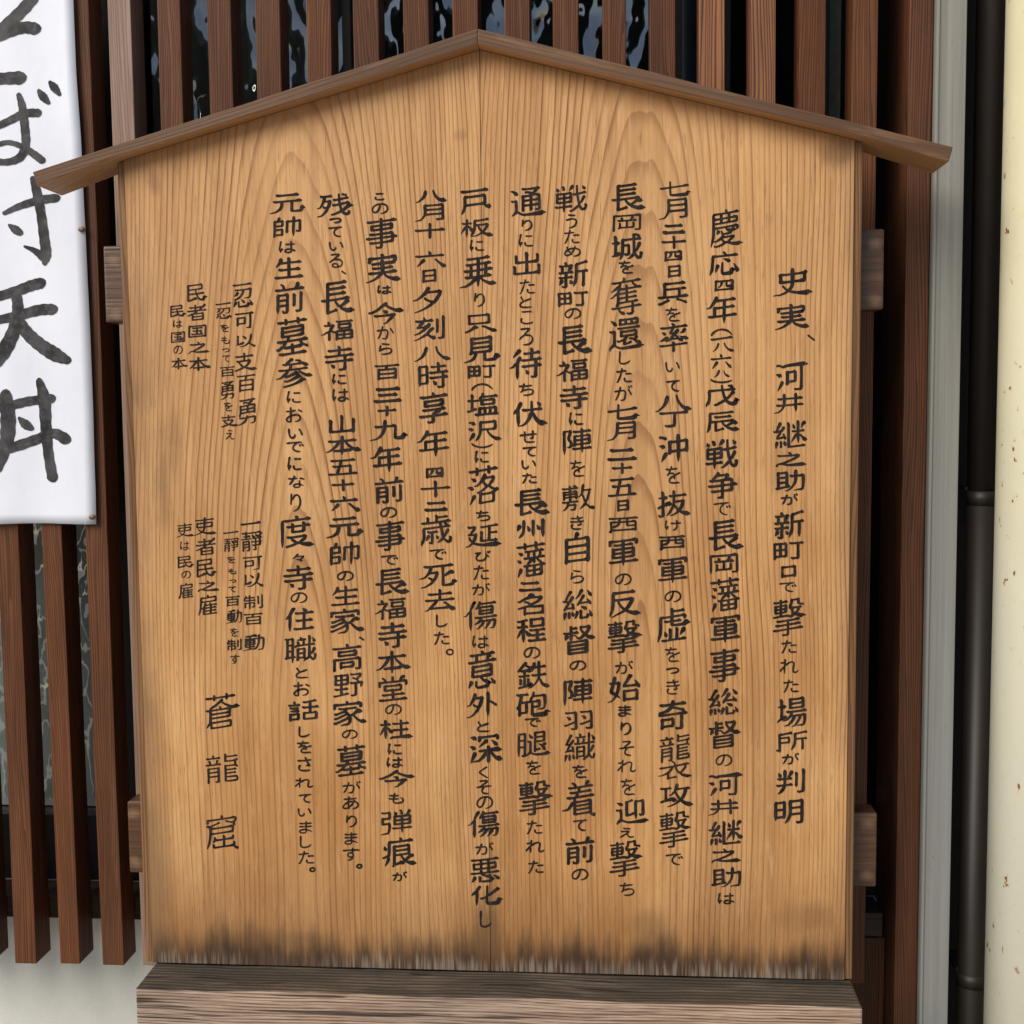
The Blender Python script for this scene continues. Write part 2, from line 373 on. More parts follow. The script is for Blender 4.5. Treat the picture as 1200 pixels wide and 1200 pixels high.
# ------------------------------------------------------------------ posts, trim, pipe and cream pole on the right
p0 = at(1066, 0, YW); p1 = at(1094, 0, YW)
o = from_bm('wooden_post', box(p0.x, p1.x, YW-.001, YW+.115, -.86, 2.5), M['post'], None, .0015)
tag(o, 'dark brown square wooden post between the lattice and the grey trim', 'post')
t1 = at(1134.5, 0, YW-.012).x
tr = empty('corner_trim', (p1.x, YW, -.86)); tag(tr, 'flat weathered grey corner board right of the dark wooden post', 'trim')
from_bm('face_board', box(p1.x+.0012, t1, YW-.010, YW+.03, -.858, 2.5), M['trim'], tr, .0015)
from_bm('edge_bead', box(p1.x+.0015, p1.x+.0045, YW-.0125, YW-.0102, -.856, 2.5), M['trim'], tr, .0008)
from_bm('return_board', box(t1-.012, t1-.001, YW+.0305, YB+.06, -.857, 2.5), M['darkframe'], tr)
from_bm('side_board', box(at(985, 1150, .15).x, p0.x-.001, .149, YB-.001, -.85, ZS-.002), M['post'], wall, .001)
def cyl(x, y, r, z0, z1, n=48, wob=0):
    bm = bmesh.new(); prev = None
    zs = [z0+(z1-z0)*i/12 for i in range(13)] if wob else [z0, z1]
    rings = []
    for z in zs:
        rings.append([bm.verts.new((x+r*math.cos(2*math.pi*k/n)*(1+wob*random.uniform(-1, 1)), y+r*math.sin(2*math.pi*k/n), z)) for k in range(n)])
    for A, B in zip(rings, rings[1:]):
        for k in range(n): bm.faces.new((A[k], A[(k+1) % n], B[(k+1) % n], B[k]))
    bm.faces.new(rings[0][::-1]); bm.faces.new(rings[-1])
    return bm
def cylobj(name, mat, par, *a, **k):
    o = from_bm(name, cyl(*a, **k), mat, par)
    for f in o.data.polygons: f.use_smooth = len(f.vertices) == 4
    return o
pcx = (at(1138, 300, .14).x+at(1174, 300, .14).x)/2; pr = .0175
dp = empty('downpipe', (pcx, .14, -.86)); tag(dp, 'dark brown round downpipe in the gap between grey trim and cream pole', 'downpipe')
cylobj('pipe_length', M['pipe'], dp, pcx, .14, pr, at(1150, 582, .12).z-.004, 2.5)
cylobj('pipe_length', M['pipe'], dp, pcx, .14, pr, -.86, at(1150, 582, .12).z-.0041)
for py in (582, 1152):
    z = at(1150, py, .12).z
    cylobj('pipe_socket', M['pipe'], dp, pcx, .14, pr+.0008, z-.011, z+.006)
    from_bm('bracket', box(pcx-.02, pcx+.02, .1385, .19, z+.0065, z+.011), M['darkframe'], dp, .0005)
o = from_bm('recess_back', box(t1+.0005, t1+.5, .20, .24, -.857, 2.5), M['darkframe'], wall)
er = .062; ex0 = at(1167, 600, .06).x
ecx = ex0+er+.0015
ep = cylobj('cream_pole', M['cream'], None, ecx, .06, er, -.86, 2.5, n=96)
tag(ep, 'thick cream painted pole with rust specks at the right edge', 'pole')

# ------------------------------------------------------------------ white banner with brush writing
YP = YW-.0035
ban = empty('paper_banner', at(40, 610, YP)); tag(ban, 'white sheet with big black brush writing pinned to the slats left of the notice board', 'banner')
edge = [(-80, 80), (0, 86.5), (87, 90), (165, 95.5), (240, 98.5), (267, 100), (330, 103), (383, 106), (430, 108), (480, 110), (540, 111.5), (580, 113), (613.5, 113.5)]
bm = bmesh.new(); rows = []
NX = 26
for j in range(61):
    py = -80+(613.5+80)*j/60
    for (a, u), (b, v) in zip(edge, edge[1:]):
        if a <= py <= b: pe = u+(v-u)*(py-a)/(b-a)
    pr_ = at(pe, py+.8*math.sin(0), YP)
    row = []
    for i in range(NX+1):
        x = pr_.x-.36*(1-i/NX); f = i/NX
        bot = (j/60)**6
        yy = YP-.0018*(math.sin(x*31+1.3*math.sin(pr_.z*7))**2)-.0012*bot*(math.sin(x*22+.6)**2)
        row.append(bm.verts.new((x, yy, pr_.z+.0008*math.sin(x*40)*(j == 60))))
    rows.append(row)
for A, B in zip(rows, rows[1:]):
    for i in range(NX): bm.faces.new((A[i], A[i+1], B[i+1], B[i]))
bmesh.ops.recalc_face_normals(bm, faces=bm.faces)
sheet = from_bm('sheet', bm, M['paper'], ban, smooth=True)
s_ = sheet.modifiers.new('thick', 'SOLIDIFY'); s_.thickness = .0005; s_.offset = 0
def wide(points, k):
    """broad brush stroke through (px, py, width px)"""
    C = []
    Q = [points[0]]+points+[points[-1]]
    for a, b, c, d in zip(Q, Q[1:], Q[2:], Q[3:]):
        for i in range(8):
            t = i/8; C.append(tuple(.5*(2*b[j]+(c[j]-a[j])*t+(2*a[j]-5*b[j]+4*c[j]-d[j])*t*t+(3*b[j]-a[j]-3*c[j]+d[j])*t**3) for j in range(3)))
    C.append(points[-1]); V = []; F = []
    for i, p in enumerate(C):
        a = C[max(0, i-1)]; b = C[min(len(C)-1, i+1)]; d = math.hypot(b[0]-a[0], b[1]-a[1]) or 1
        nx, ny = (b[1]-a[1])/d, -(b[0]-a[0])/d
        w = p[2]/2*(1+.05*math.sin(i*1.7+k))
        V += [(p[0]+nx*w, p[1]+ny*w), (p[0]-nx*w, p[1]-ny*w)]
        if i: n = len(V); F.append((n-4, n-3, n-1, n-2))
    for i, p, q in ((0, C[0], C[1]), (len(V)-2, C[-1], C[-2])):
        d = math.hypot(p[0]-q[0], p[1]-q[1]) or 1; ux, uy = (p[0]-q[0])/d, (p[1]-q[1])/d; r = p[2]/2; a, b = V[i], V[i+1]; n = len(V)
        for f, g_ in ((.75, .55), (.3, .9), (-.3, .8), (-.75, .45)):
            V.append((p[0]+(a[0]-b[0])/2*f+ux*r*g_, p[1]+(a[1]-b[1])/2*f+uy*r*g_))
        F.append((i, n, n+1, n+2, n+3, i+1))
    return V, F
BIG = [
 [[(40, -12, 16), (28, 6, 14), (8, 26, 14), (-14, 44, 12)], [(-22, 52, 10), (2, 39, 13), (24, 31, 14), (39, 32, 15)], [(-30, 92, 14), (0, 91, 14), (22, 90, 16)]],
 [[(20, 110, 6), (24, 124, 9), (27, 148, 10), (28, 168, 10), (22, 183, 10), (6, 189, 8), (-14, 187, 8)], [(-14, 172, 6), (6, 166, 6), (24, 171, 7), (38, 180, 9), (47, 187, 9)], [(-12, 150, 8), (10, 140, 9), (27, 132, 10), (42, 131, 10)], [(43, 105, 5), (48, 112, 10), (54, 119, 5)], [(56, 95, 5), (61, 101, 10), (67, 109, 5)]],
 [[(2, 249, 5), (20, 241, 8), (44, 234, 10), (64, 231, 10)], [(36, 208, 6), (41, 224, 11), (46, 250, 11), (50, 280, 12), (52, 298, 12), (50, 308, 6)], [(26, 288, 3), (38, 293, 7), (49, 301, 11)], [(8, 263, 4), (15, 268, 10), (21, 272, 8)], [(-14, 215, 9), (-20, 250, 10), (-16, 300, 10)]],
 [[(-22, 352, 10), (12, 342, 12), (34, 334, 13), (46, 331, 13)], [(-30, 380, 10), (12, 371, 11), (42, 363, 13), (60, 362, 13)], [(16, 344, 12), (18, 362, 13), (14, 386, 15), (3, 410, 17), (-10, 428, 14)], [(20, 376, 12), (30, 391, 15), (46, 405, 16), (62, 415, 17), (77, 422, 10)]],
 [[(43, 446, 8), (49, 468, 14), (51, 500, 13), (54, 532, 12), (59, 560, 13)], [(4, 462, 14), (7, 490, 18), (5, 520, 16), (-5, 550, 10)], [(-20, 480, 10), (10, 475, 11), (32, 470, 11), (58, 467, 11)], [(-20, 530, 10), (10, 525, 12), (40, 515, 12), (60, 508, 12), (75, 515, 14)], [(20, 490, 4), (27, 497, 11), (34, 502, 7)]],
]
kk = 0
for ch in BIG:
    me = bpy.data.meshes.new('brushed_character'); V3 = []; F3 = []
    for st in ch:
        V, F = wide(st, kk); kk += 1; b0 = len(V3)
        for x, y in V:
            p = at(x, y, YP-.0062-.00006*kk); V3.append(p-ban.location)
        F3 += [tuple(b0+i for i in f) for f in F]
    me.from_pydata(V3, [], F3); o = bpy.data.objects.new('brushed_character', me); COL.objects.link(o); me.materials.append(M['ink2']); o.parent = ban
    # press the writing onto the waves of the sheet
    sw = o.modifiers.new('lie', 'SHRINKWRAP'); sw.target = sheet; sw.wrap_method = 'PROJECT'; sw.use_project_x = False; sw.use_project_y = True; sw.use_project_z = False; sw.use_negative_direction = True; sw.use_positive_direction = True; sw.offset = .0006; sw.wrap_mode = 'ABOVE_SURFACE'
for px, py in ((96, 269), (108.5, 606)):
    p = at(px, py, YP-.002); bm = bmesh.new(); bmesh.ops.create_uvsphere(bm, u_segments=16, v_segments=8, radius=.0042)
    for v in bm.verts: v.co = Vector((v.co.x*1.1+p.x, v.co.y*.45+p.y-.001, v.co.z*.8+p.z))
    from_bm('tack', bm, M['tack'], ban, smooth=True)

# ------------------------------------------------------------------ the notice board
board = empty('notice_board', (0, .02, -.86))
tag(board, 'gabled wooden notice board covered with vertical columns of black brush calligraphy', 'notice board')
SW = .0088
def plank(x0, x1, name, mat):
    zt = lambda x: ZP-SL*abs(x)-.0005
    from_bm('plank', prism([(x0, .0005), (x1, .0005), (x1, zt(x1)), (x0, zt(x0))], 0, .028), mat, board, .0004)
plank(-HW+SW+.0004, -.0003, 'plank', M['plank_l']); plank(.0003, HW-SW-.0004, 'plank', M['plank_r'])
for s in (-1, 1):
    a, b = sorted((s*HW, s*(HW-SW)))
    zt = lambda x: ZP-SL*abs(x)-.0008
    from_bm('side_stile', prism([(a, .0008), (b, .0008), (b, zt(b)), (a, zt(a))], .0018, .031), M['stile'], board, .001)
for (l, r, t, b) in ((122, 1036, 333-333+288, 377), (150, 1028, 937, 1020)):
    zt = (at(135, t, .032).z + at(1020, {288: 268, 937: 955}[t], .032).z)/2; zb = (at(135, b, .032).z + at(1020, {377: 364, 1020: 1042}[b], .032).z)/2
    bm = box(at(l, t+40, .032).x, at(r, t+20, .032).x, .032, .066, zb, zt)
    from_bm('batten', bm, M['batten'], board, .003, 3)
# roof boards
YR0, YR1 = -.020, .044
tl = at(38, 203.5, YR0); tr_ = at(1117, 170, YR0); pk = at(556, 33.5, YR0)
tx = (abs(tl.x)+tr_.x)/2; tz = (tl.z+tr_.z)/2
sl_ = (pk.z-tz)/tx; n_ = Vector((sl_, 1)).normalized(); TH = .0165
for s in (-1, 1):
    poly = [(0, pk.z), (s*tx, tz), (s*(tx-n_.x*TH), tz-n_.y*TH), (s*HW, ZL), (0, ZP)]
    bm = prism(poly, YR0, YR1)
    for i in range(1, 8):
        bmesh.ops.bisect_plane(bm, geom=bm.verts[:]+bm.edges[:]+bm.faces[:], plane_co=(s*tx*i/8, 0, 0), plane_no=(1, 0, 0))
    for v in bm.verts:
        if 0.01 < abs(v.co.x) < tx-.02 and v.co.z > ZP-SL*abs(v.co.x)+.004: v.co.z += random.uniform(-.0007, .0007)
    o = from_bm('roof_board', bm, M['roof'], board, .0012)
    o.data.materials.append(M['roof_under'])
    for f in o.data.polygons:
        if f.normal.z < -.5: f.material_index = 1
# foot beam
BY = -.060
zf = (at(400, 1163, BY).z+at(800, 1174, BY).z)/2
bx0 = at(159, 1165, BY).x; bx1 = at(1011, 1180, BY).x
bm = box(bx0, bx1, BY, .075, -.115, -.0012)
for i in range(1, 40):
    bmesh.ops.bisect_plane(bm, geom=bm.verts[:]+bm.edges[:]+bm.faces[:], plane_co=(bx0+(bx1-bx0)*i/40, 0, 0), plane_no=(1, 0, 0))
for v in bm.verts:
    if v.co.y < BY+.001 and v.co.z > -.01: v.co.z += .0012*math.sin(v.co.x*23)+random.uniform(-.0006, .0006)-.0012
from_bm('foot_beam', bm, M['beam'], board, .0025)
for x in (-.36, .36): from_bm('leg', box(x-.045, x+.045, -.035, .06, -.86, -.1155), M['beam'], board, .003)
print('beam front z', zf)

# ------------------------------------------------------------------ writing, brushed stroke by stroke
def catmull(P, n):
    if len(P) == 2:
        return [(P[0][0]+(P[1][0]-P[0][0])*i/n, P[0][1]+(P[1][1]-P[0][1])*i/n) for i in range(n+1)]
    out = []
    Q = [(2*P[0][0]-P[1][0], 2*P[0][1]-P[1][1])]+list(P)+[(2*P[-1][0]-P[-2][0], 2*P[-1][1]-P[-2][1])]
    for k in range(1, len(Q)-2):
        a, b, c, d = Q[k-1:k+3]
        m = max(2, int(math.dist(b, c)/6)+1)
        for i in range(m):
            t = i/m
            out.append(tuple(.5*((2*b[j])+(-a[j]+c[j])*t+(2*a[j]-5*b[j]+4*c[j]-d[j])*t*t+(-a[j]+3*b[j]-3*c[j]+d[j])*t**3) for j in (0, 1)))
    out.append(tuple(P[-1]))
    return out
def lerp(tab, t):
    for (a, u), (b, v) in zip(tab, tab[1:]):
        if t <= b: return u+(v-u)*(t-a)/(b-a+1e-9)
    return tab[-1][1]
def brush_stroke(P, w, fa=1, fb=1, kana=False, rnd=random):
    """centre line -> (verts, faces) of one brush stroke; y grows downwards"""
    dx, dy = P[-1][0]-P[0][0], P[-1][1]-P[0][1]
    L = sum(math.dist(a, b) for a, b in zip(P, P[1:]))
    rev = False
    if not kana:
        if abs(dx) > 1.6*abs(dy): rev = dx < 0
        else: rev = dy < 0
    elif dy+.3*dx < 0: rev = True
    if rev: P = P[::-1]; fa, fb = fb, fa; dx, dy = -dx, -dy
    C = catmull(P, 5)
    if kana:
        up = [(0, .9), (.12, 1.15), (.3, .85), (.7, 1.05), (.9, .9), (1, .45 if fb else .8)]; lo = up; kind = 'k'
    elif L < 34 and fa and fb and (abs(dx) > 3 and abs(dy) > 3):
        up = [(0, .35), (.5, 1.0), (.8, 1.35), (1, .9)]; lo = up; kind = 'd'
        if dx < 0: up = [(0, 1.25), (.3, 1.3), (1, .35)]; lo = up
    elif abs(dy) < .5*abs(dx) and len(P) < 4:
        up = [(0, 1.0), (.08, 1.0), (.22, .66), (.8, .7), (.93, 1.35), (1, .6)]; lo = [(0, .5), (.08, .9), (.25, .7), (.8, .78), (.95, 1.0), (1, .8)]; kind = 'h'
    elif abs(dx) < .3*abs(dy):
        up = [(0, .8), (.07, 1.2), (.2, .95), (.8, 1.0), (.95, 1.12), (1, .7)]; lo = [(0, 1.1), (.07, 1.1), (.25, .95), (.8, 1.0), (.95, 1.1), (1, 1.0)]; kind = 'v'
        if fb and L > 60: up = lo = [(0, .9), (.07, 1.15), (.25, 1.0), (.8, 1.0), (1, .35)]
    elif dx < 0:
        up = [(0, 1.0), (.08, 1.25), (.4, 1.0), (1, .28 if fb else .8)]; lo = up; kind = 'p'
        if fb and L > 45: C = C+[(C[-1][0]-w*.9, C[-1][1]+w*.25)]
    else:
        up = [(0, .7), (.1, .75), (.5, 1.0), (.83, 1.5), (.9, 1.1), (1, .15)] if fb else [(0, .7), (.5, .9), (1, 1)]; lo = up; kind = 'n'
        if fb:
            ex = w*1.3; C = C+[(C[-1][0]+ex, C[-1][1]+ex*.12)]
    if kind in 'hvpn' and not fa and kind != 'h':
        up = [(a, (min(v, 1.0) if a < .15 else v)) for a, v in up]
    S = [0]
    for a, b in zip(C, C[1:]): S.append(S[-1]+math.dist(a, b))
    T = S[-1] or 1
    h = w/2
    # refine samples at the ends so that the swelling shows
    ts = sorted({round(s/T, 4) for s in S} | {.07, .2, .83, .94} | {0, 1})
    def at(t):
        s = t*T
        for i in range(len(C)-1):
            if S[i+1] >= s or i == len(C)-2:
                f = (s-S[i])/((S[i+1]-S[i]) or 1)
                return (C[i][0]+(C[i+1][0]-C[i][0])*f, C[i][1]+(C[i+1][1]-C[i][1])*f)
    pts = [at(t) for t in ts]
    ph = rnd.random()*6.28; am = .07
    V = []; F = []
    for i, (t, p) in enumerate(zip(ts, pts)):
        a = pts[max(0, i-1)]; b = pts[min(len(pts)-1, i+1)]
        d = math.dist(a, b) or 1; ux, uy = (b[0]-a[0])/d, (b[1]-a[1])/d
        nx, ny = uy, -ux            # left of travel = up for a horizontal
        wu = h*lerp(up, t)*(1+am*math.sin(ph+t*9)); wl = h*lerp(lo, t)*(1+am*math.sin(ph*1.7+t*7))
        V.append((p[0]+nx*wu, p[1]+ny*wu)); V.append((p[0]-nx*wl, p[1]-ny*wl))
        if i: n = len(V); F.append((n-4, n-3, n-1, n-2))
    # rounded caps
    def cap(i, j, p, q, k):
        d = math.dist(p, q) or 1; ux, uy = (p[0]-q[0])/d, (p[1]-q[1])/d
        a, b = V[i], V[j]; r = math.dist(a, b)/2*k
        m = ((a[0]+b[0])/2, (a[1]+b[1])/2)
        n = len(V)
        V.append((a[0]*.82+m[0]*.18+ux*r*.65, a[1]*.82+m[1]*.18+uy*r*.65)); V.append((m[0]+ux*r, m[1]+uy*r)); V.append((b[0]*.82+m[0]*.18+ux*r*.65, b[1]*.82+m[1]*.18+uy*r*.65))
        F.append((i, n, n+1, n+2, j))
    nv = len(V)
    cap(0, 1, pts[0], pts[1], .9); cap(nv-2, nv-1, pts[-1], pts[-2], .9)
    return V, F

# centre lines of the written characters: [free ends flag, x, y, x, y, ...] per stroke
GLYPHS = {
'、': [[3, 27, 107, 51, 129]],
'。': [[3, 36, 99, 46, 102, 52, 107, 54, 113, 54, 120, 52, 126, 47, 131, 42, 133, 34, 133, 28, 131, 23, 126, 20, 120, 21, 112, 24, 106, 29, 101, 36, 99]],
'々': [[3, 75, 25, 39, 89], [0, 64, 54, 116, 54], [0, 116, 55, 115, 65, 112, 71, 91, 106], [3, 108, 123, 95, 113, 90, 107, 83, 104, 68, 96, 63, 95]],
'あ': [[3, 70, 23, 68, 26, 65, 52, 64, 74, 65, 95, 69, 108, 70, 120, 70, 123, 67, 129], [3, 117, 34, 115, 36, 112, 37, 81, 41, 42, 41, 36, 40], [1, 69, 108, 78, 104, 89, 90, 96, 78, 104, 58, 106, 56], [1, 65, 67, 87, 64, 107, 66, 120, 73, 124, 78, 128, 84, 129, 90, 129, 101, 127, 107, 122, 116, 110, 124, 102, 128, 93, 130], [0, 64, 73, 55, 75, 41, 86, 33, 99, 31, 108, 31, 114, 34, 120, 42, 123, 52, 122, 69, 116]],
'い': [[3, 131, 100, 125, 73, 121, 62, 112, 44], [3, 34, 39, 35, 73, 37, 92, 41, 106, 47, 117, 52, 121, 59, 122, 64, 122, 68, 119, 74, 112, 78, 102, 77, 89]],
'う': [[3, 57, 27, 76, 30, 105, 32], [3, 42, 66, 73, 59, 90, 58, 105, 63, 110, 68, 113, 74, 115, 81, 114, 91, 110, 102, 105, 110, 98, 116, 87, 122, 74, 127, 64, 128, 61, 128]],
'え': [[1, 96, 61, 92, 70, 78, 84, 72, 93, 66, 97, 60, 102, 37, 126, 30, 127], [1, 96, 61, 88, 59, 53, 62, 43, 62, 40, 61], [1, 74, 93, 83, 96, 86, 100, 93, 119, 97, 126, 106, 129, 114, 129, 127, 127, 132, 125], [3, 106, 38, 102, 34, 97, 31, 59, 27]],
'お': [[3, 92, 41, 88, 44, 75, 47, 44, 50, 32, 49], [3, 61, 23, 60, 39, 60, 117, 59, 122, 58, 125, 55, 127, 45, 126, 35, 120, 32, 114, 31, 109, 35, 101, 45, 91, 51, 88, 66, 81, 79, 78, 93, 76, 106, 78, 115, 82, 121, 89, 124, 98, 122, 109, 117, 116, 110, 122, 102, 125, 89, 127], [3, 112, 41, 135, 55]],
'か': [[3, 66, 25, 63, 29, 60, 50, 57, 59, 55, 69, 50, 87, 38, 116, 32, 126], [3, 60, 122, 66, 126, 77, 127, 85, 125, 90, 120, 94, 109, 97, 91, 98, 73, 96, 62, 92, 56, 81, 53, 28, 57], [3, 117, 43, 128, 63, 136, 83]],
'が': [[3, 64, 26, 61, 30, 58, 53, 47, 89, 39, 110, 30, 127], [3, 62, 127, 72, 128, 79, 127, 85, 124, 89, 120, 93, 108, 96, 84, 96, 70, 94, 61, 89, 56, 78, 53, 25, 58], [3, 117, 23, 123, 35], [3, 139, 29, 132, 17], [3, 116, 46, 133, 80, 133, 83, 132, 90]],
'き': [[2, 84, 23, 84, 28, 89, 45, 94, 62, 94, 68], [3, 41, 40, 79, 41, 100, 39, 113, 36, 118, 31], [3, 38, 68, 48, 69, 80, 69, 100, 68, 121, 64, 124, 60], [0, 100, 68, 102, 78, 106, 88, 104, 94], [1, 104, 94, 97, 96, 87, 95], [3, 107, 128, 94, 130, 74, 130, 60, 128, 51, 125, 44, 118, 42, 109, 44, 98, 46, 95, 51, 93]],
'く': [[3, 111, 129, 103, 129, 100, 127, 51, 85, 47, 78, 48, 73, 52, 67, 95, 30, 100, 28]],
'け': [[1, 135, 50, 131, 54, 121, 55, 88, 57, 70, 56], [3, 110, 27, 109, 33, 110, 40, 110, 78, 109, 94, 106, 105, 102, 115, 94, 124, 86, 129, 79, 129], [1, 37, 109, 43, 105, 48, 89], [3, 38, 124, 37, 113, 33, 102, 32, 90, 32, 70, 38, 28]],
'こ': [[1, 120, 123, 92, 127, 76, 127, 59, 124, 52, 122, 45, 116, 42, 112, 41, 107, 42, 94, 46, 89], [0, 120, 123, 123, 118], [3, 48, 38, 54, 39, 109, 38, 113, 40, 117, 44]],
'さ': [[3, 87, 26, 92, 44, 98, 60, 109, 80, 111, 86, 111, 88, 108, 89, 89, 88], [3, 37, 48, 75, 49, 93, 48, 118, 44, 124, 41], [1, 113, 124, 105, 128, 83, 129, 62, 127, 52, 123, 45, 116, 42, 111, 42, 105, 45, 92, 47, 89, 52, 87]],
'し': [[3, 126, 106, 120, 113, 111, 121, 96, 127, 84, 130, 72, 130, 61, 127, 55, 123, 51, 116, 49, 107, 50, 27]],
'す': [[3, 91, 25, 90, 65, 94, 80, 94, 88, 89, 109, 87, 114, 83, 118, 71, 126, 62, 129, 55, 128], [3, 138, 48, 134, 44, 129, 42, 73, 42, 29, 44], [0, 90, 66, 77, 65, 68, 67, 63, 70, 60, 75, 58, 86, 61, 94, 68, 100, 75, 101, 91, 100]],
'せ': [[3, 106, 28, 106, 71, 104, 90, 100, 93, 86, 93], [3, 132, 56, 114, 56, 58, 61, 28, 64, 22, 67], [3, 52, 33, 52, 107, 54, 114, 56, 119, 62, 123, 76, 126, 96, 126, 112, 125, 117, 123]],
'そ': [[1, 100, 31, 95, 40, 66, 65, 61, 73, 52, 76, 33, 78, 29, 81], [1, 100, 31, 86, 30, 52, 31], [1, 62, 73, 77, 77, 85, 73, 93, 72, 127, 71], [1, 76, 78, 75, 84, 68, 93, 66, 98, 65, 108, 68, 116, 74, 122, 82, 126, 98, 129, 107, 129]],
'た': [[3, 64, 26, 62, 41, 54, 76, 44, 105, 36, 125, 33, 127, 28, 129], [3, 93, 48, 89, 44, 85, 44, 42, 49, 30, 48], [3, 90, 67, 108, 66, 128, 67], [3, 130, 125, 104, 126, 93, 125, 88, 123, 84, 119, 82, 115, 81, 106, 82, 100]],
'ち': [[3, 64, 25, 62, 27, 61, 31, 59, 42, 56, 52, 56, 60, 52, 74, 52, 85, 44, 96, 37, 100], [3, 114, 40, 76, 45, 52, 46, 31, 44], [1, 54, 84, 62, 83, 79, 77, 93, 76, 103, 77, 110, 79, 116, 84, 120, 89, 121, 98, 120, 107, 116, 114, 112, 119, 103, 124, 90, 128, 74, 129, 61, 128, 56, 125]],
'っ': [[3, 39, 82, 40, 79, 44, 76, 69, 69, 93, 64, 102, 65, 108, 68, 117, 74, 120, 81, 122, 90, 120, 100, 114, 110, 106, 116, 94, 122, 81, 125, 70, 126]],
'つ': [[3, 65, 121, 96, 115, 110, 108, 120, 100, 125, 92, 129, 80, 129, 70, 126, 60, 119, 52, 111, 48, 102, 45, 91, 45, 79, 46, 63, 50, 29, 61]],
'て': [[3, 126, 34, 110, 35, 95, 38, 81, 37, 29, 42], [1, 94, 38, 90, 45, 78, 58, 72, 67, 68, 83, 69, 96, 72, 103, 77, 110, 86, 119, 96, 123, 109, 126, 112, 126, 118, 123]],
'で': [[3, 27, 44, 36, 42, 76, 38, 94, 39, 107, 36, 125, 35], [1, 92, 39, 89, 46, 80, 55, 71, 69, 68, 82, 68, 98, 75, 110, 85, 119, 94, 124, 107, 127, 110, 127, 115, 126], [3, 126, 57, 133, 68, 138, 71], [3, 111, 63, 117, 75]],
'と': [[3, 114, 46, 78, 65, 68, 69, 53, 83, 48, 89, 45, 98, 45, 107, 46, 112, 49, 118, 56, 122, 64, 125, 76, 127, 100, 127, 117, 125, 122, 123], [1, 67, 68, 51, 34, 51, 31, 51, 26]],
'な': [[3, 66, 24, 62, 43, 53, 66, 43, 85, 32, 102], [3, 84, 43, 60, 47, 40, 48, 30, 47, 27, 45], [3, 100, 68, 100, 94, 101, 106, 101, 118, 98, 124, 95, 127, 90, 130, 75, 130, 68, 128, 64, 125, 62, 123, 60, 116, 63, 108, 68, 103, 78, 100, 90, 100, 98, 102, 113, 108, 126, 116], [3, 104, 47, 109, 46, 112, 47, 131, 57]],
'に': [[1, 37, 109, 44, 105, 48, 92], [3, 37, 127, 36, 110, 33, 102, 32, 84, 39, 34, 39, 31, 43, 28], [3, 130, 118, 126, 121, 103, 123, 91, 122, 80, 119, 76, 116, 73, 110, 72, 100, 74, 95], [3, 125, 41, 111, 43, 79, 42]],
'の': [[2, 84, 125, 87, 126, 94, 126, 109, 119, 120, 110, 124, 104, 127, 96, 130, 82, 127, 65, 125, 60, 118, 50, 108, 41, 93, 36, 77, 36, 66, 38, 56, 42, 44, 51, 34, 63, 29, 76, 28, 90, 31, 103, 35, 109, 39, 113, 44, 115, 49, 115, 54, 114, 59, 110, 67, 98, 74, 79, 80, 48, 81, 36]],
'は': [[2, 108, 28, 107, 36, 108, 98], [3, 131, 50, 105, 53, 71, 53], [0, 108, 98, 109, 106, 108, 115, 106, 122, 102, 125, 94, 128, 84, 128, 74, 124, 69, 120, 68, 114, 69, 108, 72, 104, 76, 100, 86, 97, 108, 98], [1, 110, 104, 121, 106, 135, 116], [1, 35, 111, 42, 107, 47, 94], [3, 36, 127, 35, 111, 32, 104, 31, 84, 37, 33, 39, 28]],
'び': [[3, 70, 36, 61, 39, 28, 42], [1, 59, 39, 57, 48, 44, 67, 38, 81, 35, 94, 35, 108, 39, 119, 46, 126, 56, 131, 69, 132, 83, 129, 93, 123, 101, 112, 105, 103, 108, 87, 108, 73, 110, 65, 106, 43, 106, 33], [1, 111, 66, 118, 70, 123, 79, 131, 89], [3, 130, 41, 125, 37, 120, 26], [3, 134, 21, 139, 33]],
'ま': [[3, 83, 25, 83, 79, 85, 111, 83, 121, 80, 125, 76, 129, 70, 130, 60, 130, 55, 129, 48, 127, 42, 120, 41, 115, 42, 111, 46, 105, 56, 100, 65, 99, 79, 99, 97, 105, 110, 111, 123, 120], [3, 121, 39, 106, 41, 73, 42, 59, 42, 42, 40], [3, 123, 68, 103, 70, 75, 71, 61, 71, 41, 69]],
'め': [[1, 69, 95, 75, 89, 84, 70, 92, 46, 96, 28], [1, 50, 57, 68, 49, 77, 47, 89, 47, 101, 48, 114, 54, 120, 60, 126, 69, 129, 78, 129, 87, 128, 100, 123, 110, 117, 117, 108, 123, 93, 128, 89, 128, 86, 127], [2, 45, 32, 43, 35, 43, 39, 46, 48, 50, 57, 51, 65, 62, 89, 68, 95, 69, 103], [0, 50, 63, 41, 67, 36, 74, 31, 84, 27, 100, 30, 112, 33, 115, 37, 118, 41, 119, 46, 118, 54, 115, 69, 103], [0, 69, 103, 76, 108]],
'も': [[3, 32, 46, 63, 49, 91, 48], [3, 65, 25, 57, 91, 58, 111, 60, 118, 63, 122, 71, 127, 85, 130, 106, 127, 112, 123, 118, 119, 122, 113, 124, 106, 124, 99, 123, 91, 121, 86, 115, 78, 113, 76, 106, 73], [3, 27, 80, 44, 83, 64, 84, 88, 83, 89, 82, 91, 80]],
'ら': [[1, 43, 89, 47, 54, 48, 50, 50, 48], [2, 56, 126, 61, 129, 73, 129, 94, 126, 106, 122, 114, 116, 119, 108, 122, 97, 119, 86, 113, 79, 105, 75, 94, 73, 80, 74, 72, 76, 61, 81, 53, 87, 44, 90, 41, 96], [3, 107, 34, 96, 35, 60, 28]],
